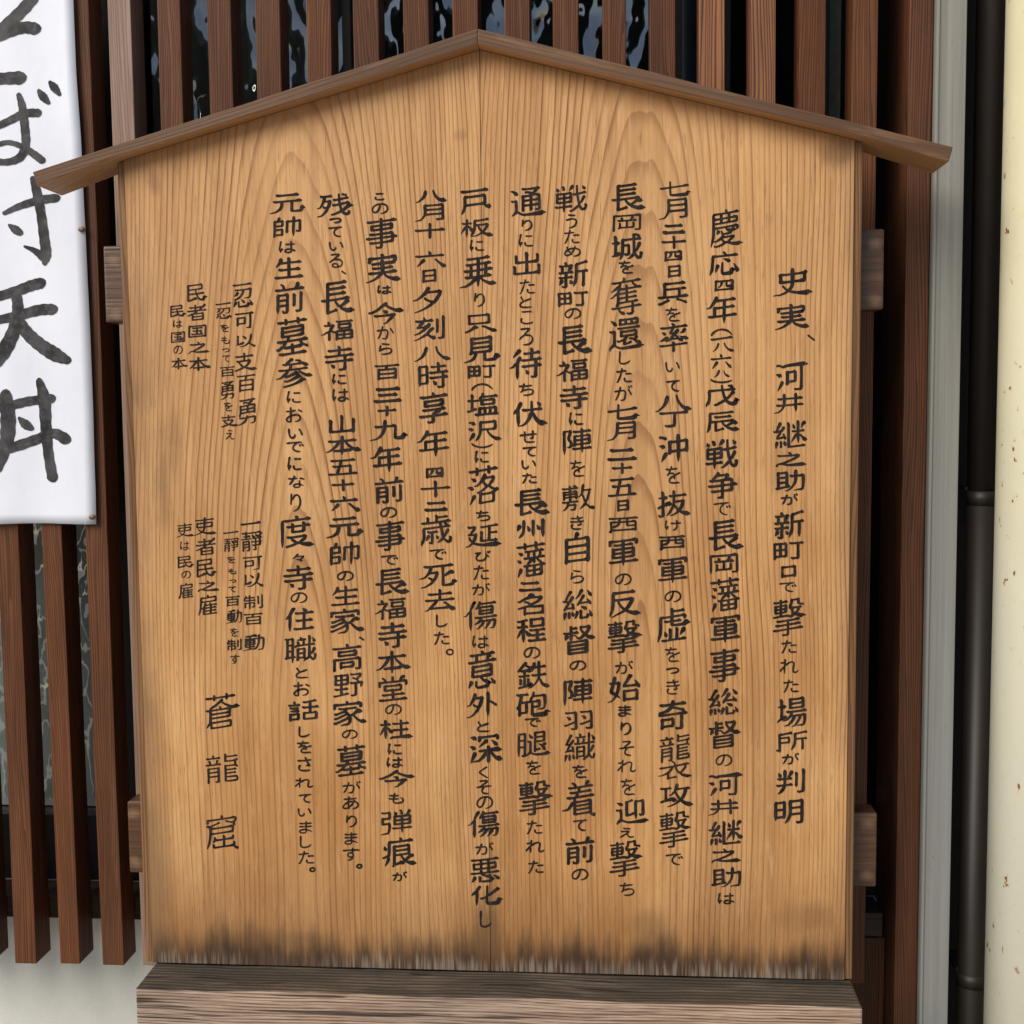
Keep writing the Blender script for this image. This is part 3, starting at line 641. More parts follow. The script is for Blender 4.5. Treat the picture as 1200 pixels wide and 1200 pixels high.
'り': [[1, 47, 62, 55, 58, 69, 40, 74, 36, 84, 33, 93, 33, 100, 37, 106, 43, 111, 53, 114, 69, 114, 75, 113, 87, 110, 96, 107, 103, 99, 114, 89, 121, 74, 127, 65, 129], [3, 46, 91, 45, 81, 47, 65, 46, 53, 50, 26]],
'る': [[1, 100, 33, 96, 41, 72, 61, 66, 70, 54, 78, 36, 92], [1, 100, 33, 92, 31, 48, 33], [0, 67, 70, 75, 71, 88, 70, 101, 72, 112, 78, 119, 86, 122, 99, 120, 110, 114, 119, 105, 125, 83, 130, 70, 128, 62, 125, 58, 122, 57, 115, 58, 110, 61, 105, 68, 103, 75, 102, 82, 104, 88, 108, 91, 112, 95, 121, 95, 127]],
'れ': [[1, 55, 48, 28, 50], [3, 56, 26, 54, 68, 51, 80, 52, 128], [1, 54, 68, 61, 66, 78, 53, 90, 47, 101, 45, 106, 46, 111, 50, 115, 58, 110, 98, 110, 112, 111, 118, 114, 121, 118, 123, 124, 123, 131, 121, 139, 116, 143, 108], [1, 51, 81, 44, 84, 41, 86, 26, 107, 25, 116]],
'ろ': [[0, 99, 34, 105, 34], [1, 99, 34, 94, 44, 74, 61, 70, 69, 51, 81, 34, 96], [1, 99, 34, 91, 32, 47, 34], [1, 71, 69, 79, 71, 99, 72, 107, 74, 112, 78, 117, 83, 120, 87, 122, 96, 121, 103, 119, 109, 115, 115, 103, 124, 92, 127, 81, 129, 65, 129, 59, 128]],
'を': [[1, 65, 40, 67, 25], [3, 107, 38, 83, 40, 67, 40, 58, 42, 32, 40], [1, 60, 42, 58, 50, 55, 58, 54, 66, 39, 81], [0, 55, 66, 61, 67, 73, 67, 79, 68, 83, 72, 87, 79], [1, 87, 79, 97, 77, 124, 66], [1, 87, 79, 87, 105], [1, 87, 86, 74, 89, 68, 93, 60, 100, 57, 106, 55, 114, 56, 117, 58, 122, 62, 126, 71, 129, 93, 130, 114, 128, 118, 129, 122, 133]],
'一': [[3, 23, 75, 137, 75]],
'丁': [[3, 134, 31, 24, 31], [0, 83, 31, 83, 129], [1, 82, 129, 72, 133, 58, 133, 53, 132, 47, 128]],
'七': [[3, 63, 21, 63, 117, 66, 126, 70, 129, 80, 130, 114, 130, 123, 129, 129, 123, 132, 108], [3, 135, 54, 24, 72]],
'三': [[3, 33, 32, 125, 32], [3, 25, 125, 133, 125], [3, 115, 77, 42, 77]],
'之': [[1, 83, 45, 83, 32, 76, 19], [2, 30, 45, 118, 45], [1, 118, 46, 117, 52, 115, 56, 108, 65, 89, 84, 50, 115, 38, 117, 33, 120, 26, 128, 25, 137], [1, 50, 116, 53, 121, 57, 124, 74, 130, 105, 131, 137, 129]],
'乗': [[3, 123, 26, 33, 26], [1, 79, 26, 79, 134], [0, 49, 48, 49, 96], [3, 30, 48, 129, 48], [0, 110, 48, 110, 96], [3, 23, 72, 136, 72], [3, 28, 97, 131, 97], [1, 76, 100, 48, 120, 27, 129, 18, 129], [1, 87, 100, 92, 107, 110, 120, 130, 130, 139, 129]],
'九': [[3, 19, 132, 24, 132, 35, 126, 45, 116, 54, 101, 59, 87, 62, 71, 64, 49, 64, 21], [2, 27, 54, 106, 54], [1, 106, 54, 106, 124, 107, 129, 109, 131, 116, 133, 134, 132, 138, 126, 140, 115]],
'争': [[1, 60, 27, 62, 18], [0, 60, 27, 53, 30, 43, 41, 38, 50], [0, 60, 29, 101, 29], [0, 101, 31, 91, 52], [2, 28, 53, 118, 53], [0, 118, 54, 118, 103], [1, 119, 104, 34, 104], [1, 79, 54, 78, 129, 74, 134, 57, 135], [3, 22, 78, 138, 78]],
'事': [[2, 78, 19, 78, 135], [1, 76, 135, 59, 135], [3, 135, 28, 24, 28], [2, 34, 80, 123, 80], [0, 122, 81, 122, 115], [3, 21, 96, 138, 96], [1, 122, 115, 33, 115], [0, 79, 44, 119, 44], [0, 119, 44, 119, 61], [0, 119, 61, 40, 61], [0, 40, 61, 40, 45], [0, 40, 45, 79, 45]],
'二': [[3, 135, 120, 25, 120], [3, 36, 38, 123, 38]],
'五': [[0, 72, 32, 58, 127], [3, 126, 31, 32, 31], [2, 40, 72, 112, 72], [0, 110, 72, 110, 127], [3, 24, 127, 136, 127]],
'井': [[3, 55, 19, 55, 81, 51, 103, 46, 115, 38, 126, 31, 133, 23, 134], [3, 29, 47, 131, 47], [3, 104, 19, 104, 135], [3, 24, 90, 134, 90]],
'享': [[1, 79, 28, 75, 16], [3, 134, 30, 24, 30], [3, 35, 84, 126, 84], [0, 106, 86, 101, 92, 82, 99, 79, 103, 79, 109], [3, 136, 109, 22, 109], [0, 78, 109, 78, 135], [1, 77, 135, 57, 135], [0, 43, 48, 117, 48], [0, 117, 48, 117, 67], [0, 116, 67, 42, 67], [0, 43, 66, 43, 47]],
'今': [[1, 87, 17, 73, 28, 55, 46, 39, 57, 26, 64, 15, 64], [1, 81, 23, 102, 43, 120, 56, 133, 63, 144, 63], [1, 123, 85, 116, 88, 112, 98, 87, 130], [1, 116, 86, 38, 86], [3, 89, 69, 73, 57]],
'以': [[3, 120, 24, 118, 51, 114, 72, 105, 102, 82, 126, 68, 133, 60, 132], [1, 106, 102, 136, 132], [1, 38, 112, 38, 29], [3, 74, 96, 70, 99, 50, 109, 38, 113, 31, 119], [3, 84, 60, 84, 55, 82, 51, 72, 36, 66, 31]],
'伏': [[3, 51, 20, 41, 42, 37, 55, 39, 67, 39, 135], [1, 37, 57, 29, 61, 22, 69, 21, 73], [3, 95, 19, 95, 53, 97, 77, 102, 83, 109, 101, 119, 117, 133, 131, 136, 132, 140, 131], [3, 59, 59, 135, 59], [1, 96, 77, 91, 83, 86, 99, 77, 115, 65, 129, 56, 134], [3, 129, 40, 119, 24]],
'住': [[0, 99, 46, 99, 130], [3, 136, 45, 63, 45], [3, 58, 18, 53, 20, 52, 22, 42, 43, 39, 55, 40, 67, 40, 135], [1, 38, 57, 23, 70], [3, 132, 85, 67, 85], [3, 138, 130, 59, 130], [3, 94, 19, 100, 30, 107, 35]],
'傷': [[0, 74, 20, 72, 28, 67, 35, 69, 42], [1, 69, 42, 63, 42, 59, 47], [1, 73, 28, 136, 28], [0, 70, 43, 124, 43], [0, 125, 44, 125, 58], [0, 70, 42, 73, 49, 73, 71], [0, 73, 71, 124, 71], [0, 124, 71, 124, 58], [3, 55, 18, 50, 20, 49, 22, 38, 44, 35, 56, 27, 62, 19, 72], [1, 36, 57, 36, 135], [0, 73, 58, 125, 58], [3, 140, 86, 55, 86], [0, 78, 87, 75, 101], [1, 75, 101, 52, 114], [0, 75, 102, 134, 102], [1, 88, 103, 86, 111, 79, 120, 66, 132, 60, 133], [1, 113, 103, 111, 111, 106, 119, 97, 131, 91, 136], [1, 134, 103, 133, 117, 128, 133, 124, 135, 114, 136]],
'元': [[1, 59, 68, 56, 93, 50, 111, 42, 121, 35, 128, 26, 132, 21, 132], [3, 24, 67, 135, 67], [0, 97, 68, 97, 130], [1, 98, 130, 105, 132, 130, 131, 133, 129, 136, 123, 137, 111], [3, 123, 29, 36, 29]],
'八': [[3, 142, 133, 136, 131, 124, 119, 112, 96, 102, 66, 97, 29], [3, 22, 136, 24, 131, 31, 122, 41, 106, 47, 89, 53, 68, 58, 32]],
'六': [[3, 133, 131, 103, 83], [3, 24, 55, 135, 55], [3, 75, 21, 82, 40], [3, 56, 83, 30, 127]],
'兵': [[2, 126, 25, 47, 25], [0, 47, 27, 47, 97], [1, 47, 55, 129, 55], [0, 104, 56, 104, 97], [3, 23, 97, 137, 97], [3, 24, 133, 62, 113], [3, 131, 132, 104, 115, 95, 113]],
'出': [[2, 79, 19, 79, 127], [2, 123, 31, 123, 67], [0, 123, 67, 37, 67], [1, 37, 67, 37, 31], [0, 128, 127, 30, 127], [1, 30, 126, 30, 88], [2, 128, 88, 128, 134]],
'判': [[3, 54, 19, 54, 83, 51, 103, 41, 122, 28, 134], [3, 27, 59, 80, 59], [3, 22, 92, 84, 92], [3, 66, 48, 71, 47, 74, 44, 82, 27], [3, 36, 45, 28, 27], [2, 110, 135, 130, 132], [1, 131, 132, 131, 21], [3, 102, 35, 102, 101]],
'制': [[2, 34, 22, 31, 35, 24, 49, 25, 62], [1, 31, 38, 83, 38], [3, 55, 19, 55, 135], [1, 25, 62, 89, 62], [2, 70, 123, 82, 123], [0, 83, 123, 83, 85], [0, 84, 85, 28, 85], [1, 28, 86, 28, 124], [2, 132, 20, 132, 131], [1, 132, 131, 114, 134], [3, 108, 31, 108, 97]],
'刻': [[1, 58, 34, 54, 19], [3, 88, 35, 22, 35], [0, 50, 36, 48, 44, 38, 57, 34, 65, 28, 69], [0, 34, 68, 62, 68], [3, 76, 55, 70, 64, 63, 69, 57, 80, 38, 96, 27, 102], [3, 91, 79, 85, 83, 71, 100, 67, 108, 60, 111, 40, 125, 26, 133], [1, 68, 108, 87, 127], [2, 132, 20, 132, 133], [1, 131, 133, 114, 135], [3, 108, 101, 108, 34]],
'前': [[1, 104, 39, 113, 19], [3, 136, 40, 22, 40], [1, 54, 40, 53, 26, 48, 20, 43, 17], [0, 31, 83, 72, 83], [0, 31, 105, 72, 105], [2, 31, 134, 31, 62], [0, 31, 61, 71, 61], [0, 70, 61, 70, 134], [1, 69, 134, 58, 135, 52, 131], [3, 98, 110, 98, 64], [2, 126, 59, 126, 132], [1, 125, 132, 109, 135]],
'助': [[3, 103, 19, 101, 68, 98, 87, 93, 101, 86, 115, 78, 126, 69, 133], [2, 106, 134, 124, 133, 126, 131, 129, 126, 132, 98, 133, 70, 132, 49], [1, 132, 49, 80, 49], [0, 30, 54, 65, 54], [0, 30, 84, 65, 84], [0, 30, 117, 30, 25], [0, 30, 25, 65, 25], [0, 65, 25, 65, 109], [3, 75, 108, 21, 120]],
'勇': [[3, 123, 24, 32, 24], [0, 107, 25, 105, 30, 94, 36, 88, 48, 79, 50], [2, 53, 37, 60, 35, 85, 39, 104, 49, 122, 50], [0, 122, 50, 122, 88], [0, 79, 50, 79, 82], [0, 79, 50, 37, 50], [0, 36, 49, 36, 82], [0, 35, 66, 123, 66], [0, 35, 82, 123, 82], [1, 35, 82, 30, 95], [0, 74, 106, 77, 99], [1, 125, 106, 30, 106], [1, 125, 107, 122, 126, 118, 133, 109, 135, 101, 135, 96, 133], [1, 74, 106, 67, 118, 59, 125, 43, 131, 29, 134, 24, 134]],
'動': [[3, 82, 23, 77, 20, 71, 20, 50, 24, 24, 25], [0, 51, 24, 51, 126], [2, 21, 46, 134, 46], [1, 134, 51, 133, 100, 130, 125, 128, 130, 125, 134, 111, 134], [3, 106, 20, 105, 60, 103, 81, 97, 105, 89, 121, 83, 125, 78, 127, 67, 125, 22, 130], [0, 78, 74, 78, 58], [0, 78, 58, 25, 58], [0, 25, 58, 25, 90], [0, 25, 74, 78, 74], [0, 78, 74, 78, 90], [0, 77, 90, 25, 90], [0, 25, 90, 20, 95], [3, 79, 107, 24, 107]],
'化': [[3, 56, 20, 46, 40, 44, 51, 45, 65, 45, 134], [1, 43, 54, 33, 59, 25, 68, 23, 73], [1, 88, 79, 95, 77, 101, 73, 131, 42, 134, 41], [3, 87, 21, 88, 80, 86, 89, 87, 120, 89, 127, 92, 131, 98, 132, 128, 131, 135, 125, 137, 107], [1, 86, 89, 63, 98]],
'十': [[3, 80, 19, 80, 134], [3, 136, 70, 23, 70]],
'去': [[2, 79, 17, 79, 76], [3, 125, 40, 34, 40], [3, 136, 76, 23, 76], [1, 67, 77, 64, 88, 42, 118, 39, 125, 32, 133], [3, 98, 94, 103, 97, 111, 106, 115, 112, 118, 120, 123, 125, 127, 131], [0, 117, 124, 39, 124]],
'参': [[3, 90, 23, 101, 25, 108, 29, 111, 35, 120, 39, 127, 45], [1, 111, 38, 39, 38], [1, 50, 39, 55, 31, 70, 19, 76, 18], [0, 70, 42, 67, 61], [1, 57, 63, 55, 71, 51, 77, 38, 88, 27, 95, 22, 95], [3, 23, 62, 136, 62], [1, 102, 63, 106, 73, 117, 83, 133, 94, 142, 94], [1, 42, 85, 48, 90, 55, 92, 90, 78], [3, 120, 110, 115, 111, 103, 119, 86, 126, 68, 131, 42, 135], [3, 102, 94, 67, 109, 52, 112, 45, 110]],
'反': [[2, 126, 26, 40, 26], [1, 40, 29, 39, 72, 37, 96, 34, 112, 26, 134], [0, 39, 60, 120, 60], [1, 60, 61, 62, 73, 67, 84, 75, 96, 86, 109, 103, 121, 117, 128, 129, 132, 138, 131], [1, 120, 61, 119, 69, 112, 83, 103, 97, 94, 106, 77, 120, 49, 133, 46, 137]],
'口': [[0, 34, 120, 126, 120], [2, 33, 131, 33, 33], [0, 34, 33, 126, 33], [1, 126, 33, 126, 130]],
'只': [[3, 61, 104, 46, 119, 32, 130, 27, 133, 21, 134], [3, 92, 104, 101, 105, 132, 132, 138, 134], [0, 38, 28, 120, 28], [0, 120, 28, 120, 81], [0, 121, 81, 37, 81], [0, 38, 81, 38, 28]],
'可': [[1, 119, 29, 118, 127, 116, 132, 114, 133, 94, 134], [3, 136, 28, 24, 28], [0, 37, 100, 83, 100], [0, 83, 100, 83, 58], [0, 83, 58, 37, 58], [1, 37, 59, 37, 111]],
'史': [[3, 80, 19, 79, 79, 77, 95, 73, 105, 64, 115, 49, 126, 28, 133, 23, 133, 18, 131], [0, 127, 40, 33, 40], [0, 33, 41, 33, 75], [0, 33, 75, 127, 75], [0, 127, 74, 127, 40], [0, 127, 40, 133, 35], [3, 42, 93, 49, 103, 57, 112, 67, 119, 79, 124, 101, 130, 130, 134, 134, 134, 142, 130]],
'名': [[3, 75, 16, 69, 20, 64, 30, 55, 34, 35, 49, 30, 53, 24, 53], [0, 65, 31, 117, 31], [0, 117, 33, 113, 43, 97, 60, 82, 70, 73, 73], [0, 73, 73, 67, 84], [1, 73, 73, 60, 60, 56, 57, 50, 56], [0, 50, 89, 50, 135], [2, 25, 95, 65, 84, 77, 87, 122, 88], [0, 122, 88, 122, 134], [0, 50, 128, 122, 128]],
'吏': [[3, 80, 17, 79, 83, 78, 95, 75, 104, 68, 115, 56, 123, 44, 129, 25, 135], [3, 134, 31, 26, 31], [3, 43, 97, 48, 105, 57, 113, 76, 124, 102, 132, 137, 134], [0, 79, 54, 125, 54], [0, 125, 54, 125, 83], [0, 126, 83, 34, 83], [0, 35, 83, 35, 54], [0, 35, 54, 79, 54]],
'四': [[1, 93, 30, 93, 78, 95, 85, 99, 89, 119, 88], [1, 64, 31, 63, 57, 59, 75, 53, 88, 42, 98], [0, 28, 120, 130, 120], [2, 28, 129, 28, 31], [0, 28, 31, 130, 31], [1, 130, 30, 130, 129]],
'国': [[3, 110, 45, 49, 45], [0, 78, 45, 78, 106], [3, 106, 74, 52, 74], [3, 113, 106, 45, 106], [0, 28, 129, 28, 25], [0, 27, 25, 130, 25], [0, 131, 24, 131, 134], [0, 131, 128, 28, 128], [3, 107, 95, 96, 85]],
'城': [[2, 111, 18, 111, 113], [1, 115, 113, 107, 117, 93, 131, 84, 133], [1, 131, 39, 131, 28, 123, 20, 117, 19], [0, 137, 40, 65, 40], [1, 65, 40, 65, 96, 60, 117, 53, 134], [2, 37, 20, 37, 107], [3, 50, 51, 23, 51], [0, 65, 67, 91, 67], [0, 90, 67, 90, 111], [1, 89, 111, 80, 113, 76, 112, 74, 109], [1, 116, 98, 122, 94, 132, 68, 135, 64], [3, 52, 103, 22, 115], [0, 115, 114, 124, 130, 128, 133, 132, 133], [1, 132, 133, 137, 130, 138, 127, 140, 115, 138, 110]],
'堂': [[1, 79, 39, 79, 18], [1, 48, 40, 48, 34, 46, 28, 42, 22, 37, 19], [2, 25, 60, 25, 40], [0, 26, 41, 134, 41], [1, 134, 41, 134, 59], [1, 111, 40, 111, 32, 116, 24, 120, 20, 125, 19], [0, 79, 84, 79, 131], [3, 36, 106, 124, 106], [3, 134, 132, 24, 132], [0, 79, 84, 111, 84], [0, 112, 83, 112, 60], [0, 112, 61, 46, 61], [0, 46, 61, 46, 83], [0, 47, 83, 79, 83]],
'場': [[0, 74, 40, 128, 40], [2, 38, 20, 38, 97], [3, 53, 48, 23, 48], [3, 138, 74, 60, 74], [1, 81, 74, 76, 91, 70, 95, 57, 106, 52, 107], [0, 77, 92, 133, 92], [1, 133, 93, 133, 112, 129, 130, 127, 133, 122, 135, 116, 135, 111, 134], [1, 91, 93, 88, 102, 79, 114, 65, 128, 60, 129], [1, 114, 93, 112, 103, 105, 116, 96, 128, 89, 135], [3, 54, 93, 38, 98, 22, 108, 20, 113], [0, 74, 40, 74, 22], [0, 75, 22, 127, 22], [0, 127, 21, 127, 58], [0, 127, 58, 75, 58], [0, 74, 58, 74, 40]],
'塩': [[2, 81, 18, 77, 32, 71, 39, 70, 44, 75, 58, 75, 76], [0, 75, 76, 124, 76], [0, 124, 76, 124, 52], [1, 123, 52, 23, 52], [1, 77, 34, 136, 34], [2, 38, 20, 38, 102], [0, 89, 96, 89, 131], [0, 68, 131, 68, 97], [0, 68, 97, 131, 97], [0, 131, 97, 131, 131], [0, 109, 96, 109, 131], [3, 54, 97, 22, 110], [2, 52, 131, 138, 131]],
'墓': [[0, 55, 19, 55, 34], [3, 24, 27, 134, 27], [0, 103, 19, 103, 34], [0, 40, 59, 40, 44], [0, 41, 45, 120, 45], [0, 121, 45, 121, 59], [0, 39, 59, 121, 59], [0, 40, 59, 40, 74], [0, 40, 74, 119, 74], [0, 120, 74, 120, 59], [0, 64, 77, 62, 89], [3, 137, 90, 22, 90], [0, 108, 91, 117, 105], [0, 52, 92, 44, 106], [2, 138, 114, 117, 105], [1, 117, 105, 111, 110, 106, 111, 52, 111, 42, 107, 24, 115, 19, 114], [0, 79, 103, 79, 132], [3, 131, 132, 30, 132]],
'夕': [[3, 78, 19, 75, 22, 68, 38, 53, 54, 33, 72, 27, 74], [0, 68, 40, 125, 40], [1, 125, 41, 122, 56, 115, 70, 106, 85, 100, 92, 94, 95, 89, 103, 69, 119, 52, 128, 35, 135], [1, 93, 94, 62, 72]],
'外': [[3, 46, 20, 42, 39, 24, 73], [0, 43, 40, 76, 40], [1, 76, 40, 71, 66, 66, 80, 60, 88, 56, 100, 40, 120, 32, 127, 24, 131], [3, 100, 19, 100, 134], [1, 100, 62, 112, 64, 135, 85], [1, 60, 87, 40, 74]],
'奇': [[2, 80, 18, 79, 26, 74, 41, 67, 48, 60, 53, 51, 57, 29, 62], [3, 130, 31, 29, 31], [1, 75, 41, 125, 60], [0, 29, 62, 27, 72], [1, 27, 72, 136, 72], [0, 116, 73, 116, 133], [1, 116, 134, 94, 134], [0, 37, 120, 81, 120], [0, 81, 120, 81, 93], [0, 82, 92, 38, 92], [0, 37, 92, 37, 128]],
'奪': [[1, 69, 28, 72, 18], [3, 135, 29, 24, 29], [0, 103, 30, 107, 38, 120, 49], [0, 56, 31, 54, 43, 56, 52], [1, 52, 42, 19, 57], [2, 138, 52, 56, 52], [1, 56, 52, 49, 56, 44, 65, 37, 67, 24, 75], [2, 81, 42, 81, 95], [1, 46, 66, 119, 66], [1, 46, 66, 46, 95, 41, 105], [1, 46, 81, 119, 81], [1, 46, 96, 124, 96], [0, 104, 97, 104, 133], [1, 103, 133, 100, 135, 91, 136, 87, 136, 82, 133], [1, 51, 112, 52, 122, 61, 130], [3, 22, 112, 137, 112]],
'始': [[2, 22, 46, 58, 46], [1, 58, 46, 56, 68, 48, 100, 38, 119, 30, 128, 24, 132], [3, 40, 18, 28, 76, 27, 86, 30, 90, 42, 99, 56, 113, 60, 119], [3, 120, 39, 128, 52, 131, 61, 136, 68, 136, 73], [0, 131, 64, 77, 64], [1, 77, 65, 80, 56, 99, 21, 101, 19, 106, 17], [0, 79, 129, 130, 129], [0, 79, 135, 79, 89], [0, 79, 89, 130, 89], [0, 130, 89, 130, 135]],
'実': [[1, 81, 30, 79, 19], [2, 26, 48, 26, 32], [0, 26, 32, 131, 32], [1, 131, 31, 132, 46, 125, 54, 121, 57, 37, 57], [3, 79, 46, 78, 92, 68, 109, 53, 122, 43, 128, 25, 134], [3, 39, 78, 120, 78], [3, 23, 99, 135, 99], [1, 86, 100, 89, 111, 101, 122, 117, 130, 129, 134, 136, 134]],
'家': [[1, 79, 29, 77, 19], [2, 132, 49, 132, 31], [0, 132, 31, 27, 31], [1, 27, 31, 27, 49], [3, 114, 53, 44, 53], [0, 75, 54, 71, 65], [1, 71, 65, 29, 80], [0, 71, 65, 86, 91], [1, 78, 80, 28, 103], [2, 122, 70, 115, 73, 101, 86, 86, 91], [1, 102, 86, 108, 100, 120, 115, 132, 125, 136, 127, 140, 126], [1, 86, 91, 89, 110, 86, 125, 81, 132, 77, 134, 63, 135], [1, 86, 100, 26, 127]],
'寺': [[2, 79, 18, 79, 62], [3, 126, 34, 35, 34], [3, 23, 62, 136, 62], [0, 103, 63, 103, 131], [1, 103, 131, 82, 134], [3, 134, 89, 26, 89], [3, 46, 103, 58, 117]],
'山': [[1, 79, 124, 79, 20], [0, 128, 124, 32, 124], [1, 32, 124, 32, 47], [3, 128, 47, 128, 133]],
'岡': [[1, 93, 62, 102, 39], [3, 116, 63, 44, 63], [0, 79, 63, 79, 114], [1, 52, 114, 52, 82], [0, 52, 114, 106, 114], [1, 106, 113, 106, 82], [0, 52, 114, 47, 119], [2, 28, 135, 28, 26], [0, 28, 26, 131, 26], [0, 131, 25, 131, 132], [1, 130, 133, 113, 133], [3, 61, 53, 56, 38]],
'州': [[3, 87, 125, 87, 24], [3, 48, 21, 48, 66, 46, 91, 40, 111, 28, 130], [3, 128, 21, 128, 133], [3, 68, 86, 70, 78, 63, 56], [3, 113, 81, 103, 55], [3, 21, 82, 30, 54]],
'帥': [[2, 45, 18, 38, 38], [0, 38, 38, 26, 38], [1, 26, 39, 26, 131], [0, 38, 38, 58, 38], [0, 58, 38, 58, 67], [0, 58, 67, 26, 67], [3, 105, 19, 105, 135], [2, 118, 106, 130, 108], [0, 132, 108, 132, 43], [0, 133, 43, 79, 43], [1, 78, 44, 78, 109], [0, 26, 90, 58, 90], [0, 58, 90, 58, 121], [0, 59, 122, 26, 122]],
'年': [[3, 52, 19, 47, 33, 32, 53, 26, 60, 23, 61], [1, 48, 34, 130, 34], [1, 86, 34, 86, 135], [2, 127, 66, 45, 66], [0, 45, 67, 45, 103], [3, 22, 103, 137, 103]],
'度': [[1, 86, 30, 84, 19], [2, 136, 31, 34, 31], [1, 28, 31, 28, 132], [2, 68, 46, 68, 78], [0, 68, 78, 112, 78], [1, 112, 78, 112, 46], [3, 46, 56, 135, 56], [0, 98, 123, 104, 116, 115, 108, 119, 99], [1, 119, 98, 48, 98], [0, 64, 97, 67, 108, 78, 117, 83, 123], [3, 44, 134, 71, 129, 83, 124, 91, 123, 97, 123, 105, 128, 115, 131, 130, 134, 137, 134]],
'延': [[3, 136, 22, 72, 30], [0, 105, 26, 105, 107], [1, 105, 63, 135, 63], [0, 32, 66, 34, 57, 46, 37, 47, 26], [1, 47, 26, 23, 26], [0, 24, 68, 53, 68], [1, 53, 67, 52, 80, 46, 103, 37, 119, 29, 130, 25, 132], [2, 136, 107, 75, 107], [1, 75, 107, 75, 57], [3, 28, 84, 29, 92, 36, 105, 45, 117, 59, 124, 74, 129, 86, 131, 132, 131, 139, 129]],
'弾': [[1, 120, 47, 131, 22], [0, 120, 48, 72, 48], [0, 72, 48, 72, 90], [0, 72, 89, 133, 89], [0, 133, 89, 133, 49], [0, 133, 49, 120, 47], [1, 101, 48, 101, 135], [0, 71, 69, 133, 69], [0, 24, 83, 24, 55], [0, 26, 55, 52, 55], [0, 52, 55, 52, 25], [1, 51, 25, 23, 25], [0, 23, 83, 51, 83], [1, 51, 83, 52, 92, 51, 110, 47, 130, 43, 134, 28, 135], [3, 138, 111, 65, 111], [3, 97, 18, 101, 32, 99, 37], [3, 78, 36, 73, 23]],
'待': [[2, 99, 19, 99, 62], [3, 131, 36, 68, 36], [3, 60, 63, 138, 63], [0, 117, 63, 117, 133], [1, 117, 134, 100, 134], [3, 50, 50, 43, 61, 40, 70, 31, 75, 21, 84], [1, 40, 72, 40, 135], [3, 137, 88, 62, 88], [3, 85, 118, 75, 102], [3, 22, 44, 48, 19]],
'忍': [[2, 98, 79, 114, 79, 120, 74, 123, 58, 125, 25], [1, 125, 25, 31, 25], [0, 81, 26, 78, 44, 73, 54, 65, 65, 56, 73, 45, 79, 29, 85], [3, 87, 108, 70, 87], [3, 25, 59, 34, 57, 46, 42], [3, 113, 118, 110, 128, 105, 132, 60, 132, 55, 130, 53, 127, 53, 99], [3, 36, 101, 24, 129], [3, 132, 129, 133, 122, 121, 97]],
'応': [[1, 87, 35, 85, 26, 77, 17], [2, 136, 36, 33, 36], [1, 33, 37, 31, 96, 28, 113, 22, 132], [3, 103, 66, 79, 52], [3, 45, 120, 54, 87], [3, 122, 83, 136, 113, 137, 119, 135, 124], [3, 115, 112, 112, 126, 109, 131, 83, 132, 76, 130, 73, 120, 73, 74]],
'悪': [[0, 63, 24, 63, 84, 64, 88, 68, 92], [3, 25, 24, 134, 24], [0, 94, 24, 94, 89], [3, 22, 90, 136, 90], [0, 68, 92, 68, 97, 65, 99], [1, 68, 92, 73, 100, 86, 108, 91, 109], [2, 58, 110, 58, 131], [1, 59, 131, 66, 133, 98, 133, 101, 132, 104, 129, 106, 122], [3, 37, 110, 31, 123, 27, 128, 24, 129], [3, 134, 127, 132, 123, 119, 110, 113, 108], [0, 63, 44, 123, 44], [0, 123, 44, 123, 69], [0, 122, 68, 34, 68], [0, 34, 68, 34, 44], [0, 35, 44, 63, 44]],
'意': [[0, 81, 26, 80, 18], [0, 56, 27, 56, 49], [3, 31, 27, 128, 27], [0, 102, 27, 102, 49], [0, 105, 37, 111, 35], [3, 25, 50, 134, 50], [0, 42, 81, 42, 65], [0, 42, 65, 116, 65], [0, 117, 65, 117, 81], [0, 41, 81, 118, 81], [0, 41, 81, 41, 97], [0, 42, 97, 67, 98, 74, 100, 81, 98, 112, 98, 117, 97], [0, 118, 97, 118, 81], [1, 74, 102, 89, 115], [3, 37, 114, 26, 131], [3, 56, 114, 56, 126, 58, 131, 61, 133, 68, 135, 98, 134, 103, 131, 106, 122], [3, 117, 110, 132, 128]],
'慶': [[0, 85, 25, 85, 17], [0, 64, 27, 64, 58], [0, 97, 27, 97, 58], [2, 136, 26, 32, 26], [1, 32, 27, 31, 32, 31, 88, 28, 109, 21, 133], [0, 31, 43, 129, 43], [0, 130, 43, 130, 57], [0, 130, 58, 31, 58], [0, 31, 73, 134, 73], [1, 81, 74, 89, 83], [1, 134, 74, 132, 84], [1, 72, 96, 100, 95, 108, 87, 114, 84], [2, 65, 85, 72, 101], [1, 72, 101, 71, 104, 62, 110, 42, 118, 35, 117], [0, 71, 107, 111, 107], [0, 117, 108, 112, 110, 107, 116, 99, 120, 95, 125], [0, 64, 110, 78, 125], [3, 35, 133, 44, 135, 61, 133, 72, 130, 80, 126, 94, 126, 104, 131, 132, 135, 141, 133], [3, 52, 85, 46, 94]],
'戊': [[3, 85, 18, 87, 48, 91, 73, 95, 93, 98, 101, 101, 113, 107, 122, 113, 128, 120, 133, 128, 134, 133, 132, 136, 128, 138, 115, 137, 110], [2, 135, 45, 35, 45], [1, 35, 46, 35, 76, 33, 103, 29, 117, 22, 132, 22, 138], [1, 99, 101, 107, 96, 116, 84, 125, 67, 131, 65], [1, 99, 109, 93, 111, 68, 129, 61, 132, 55, 133], [3, 125, 29, 109, 20]],
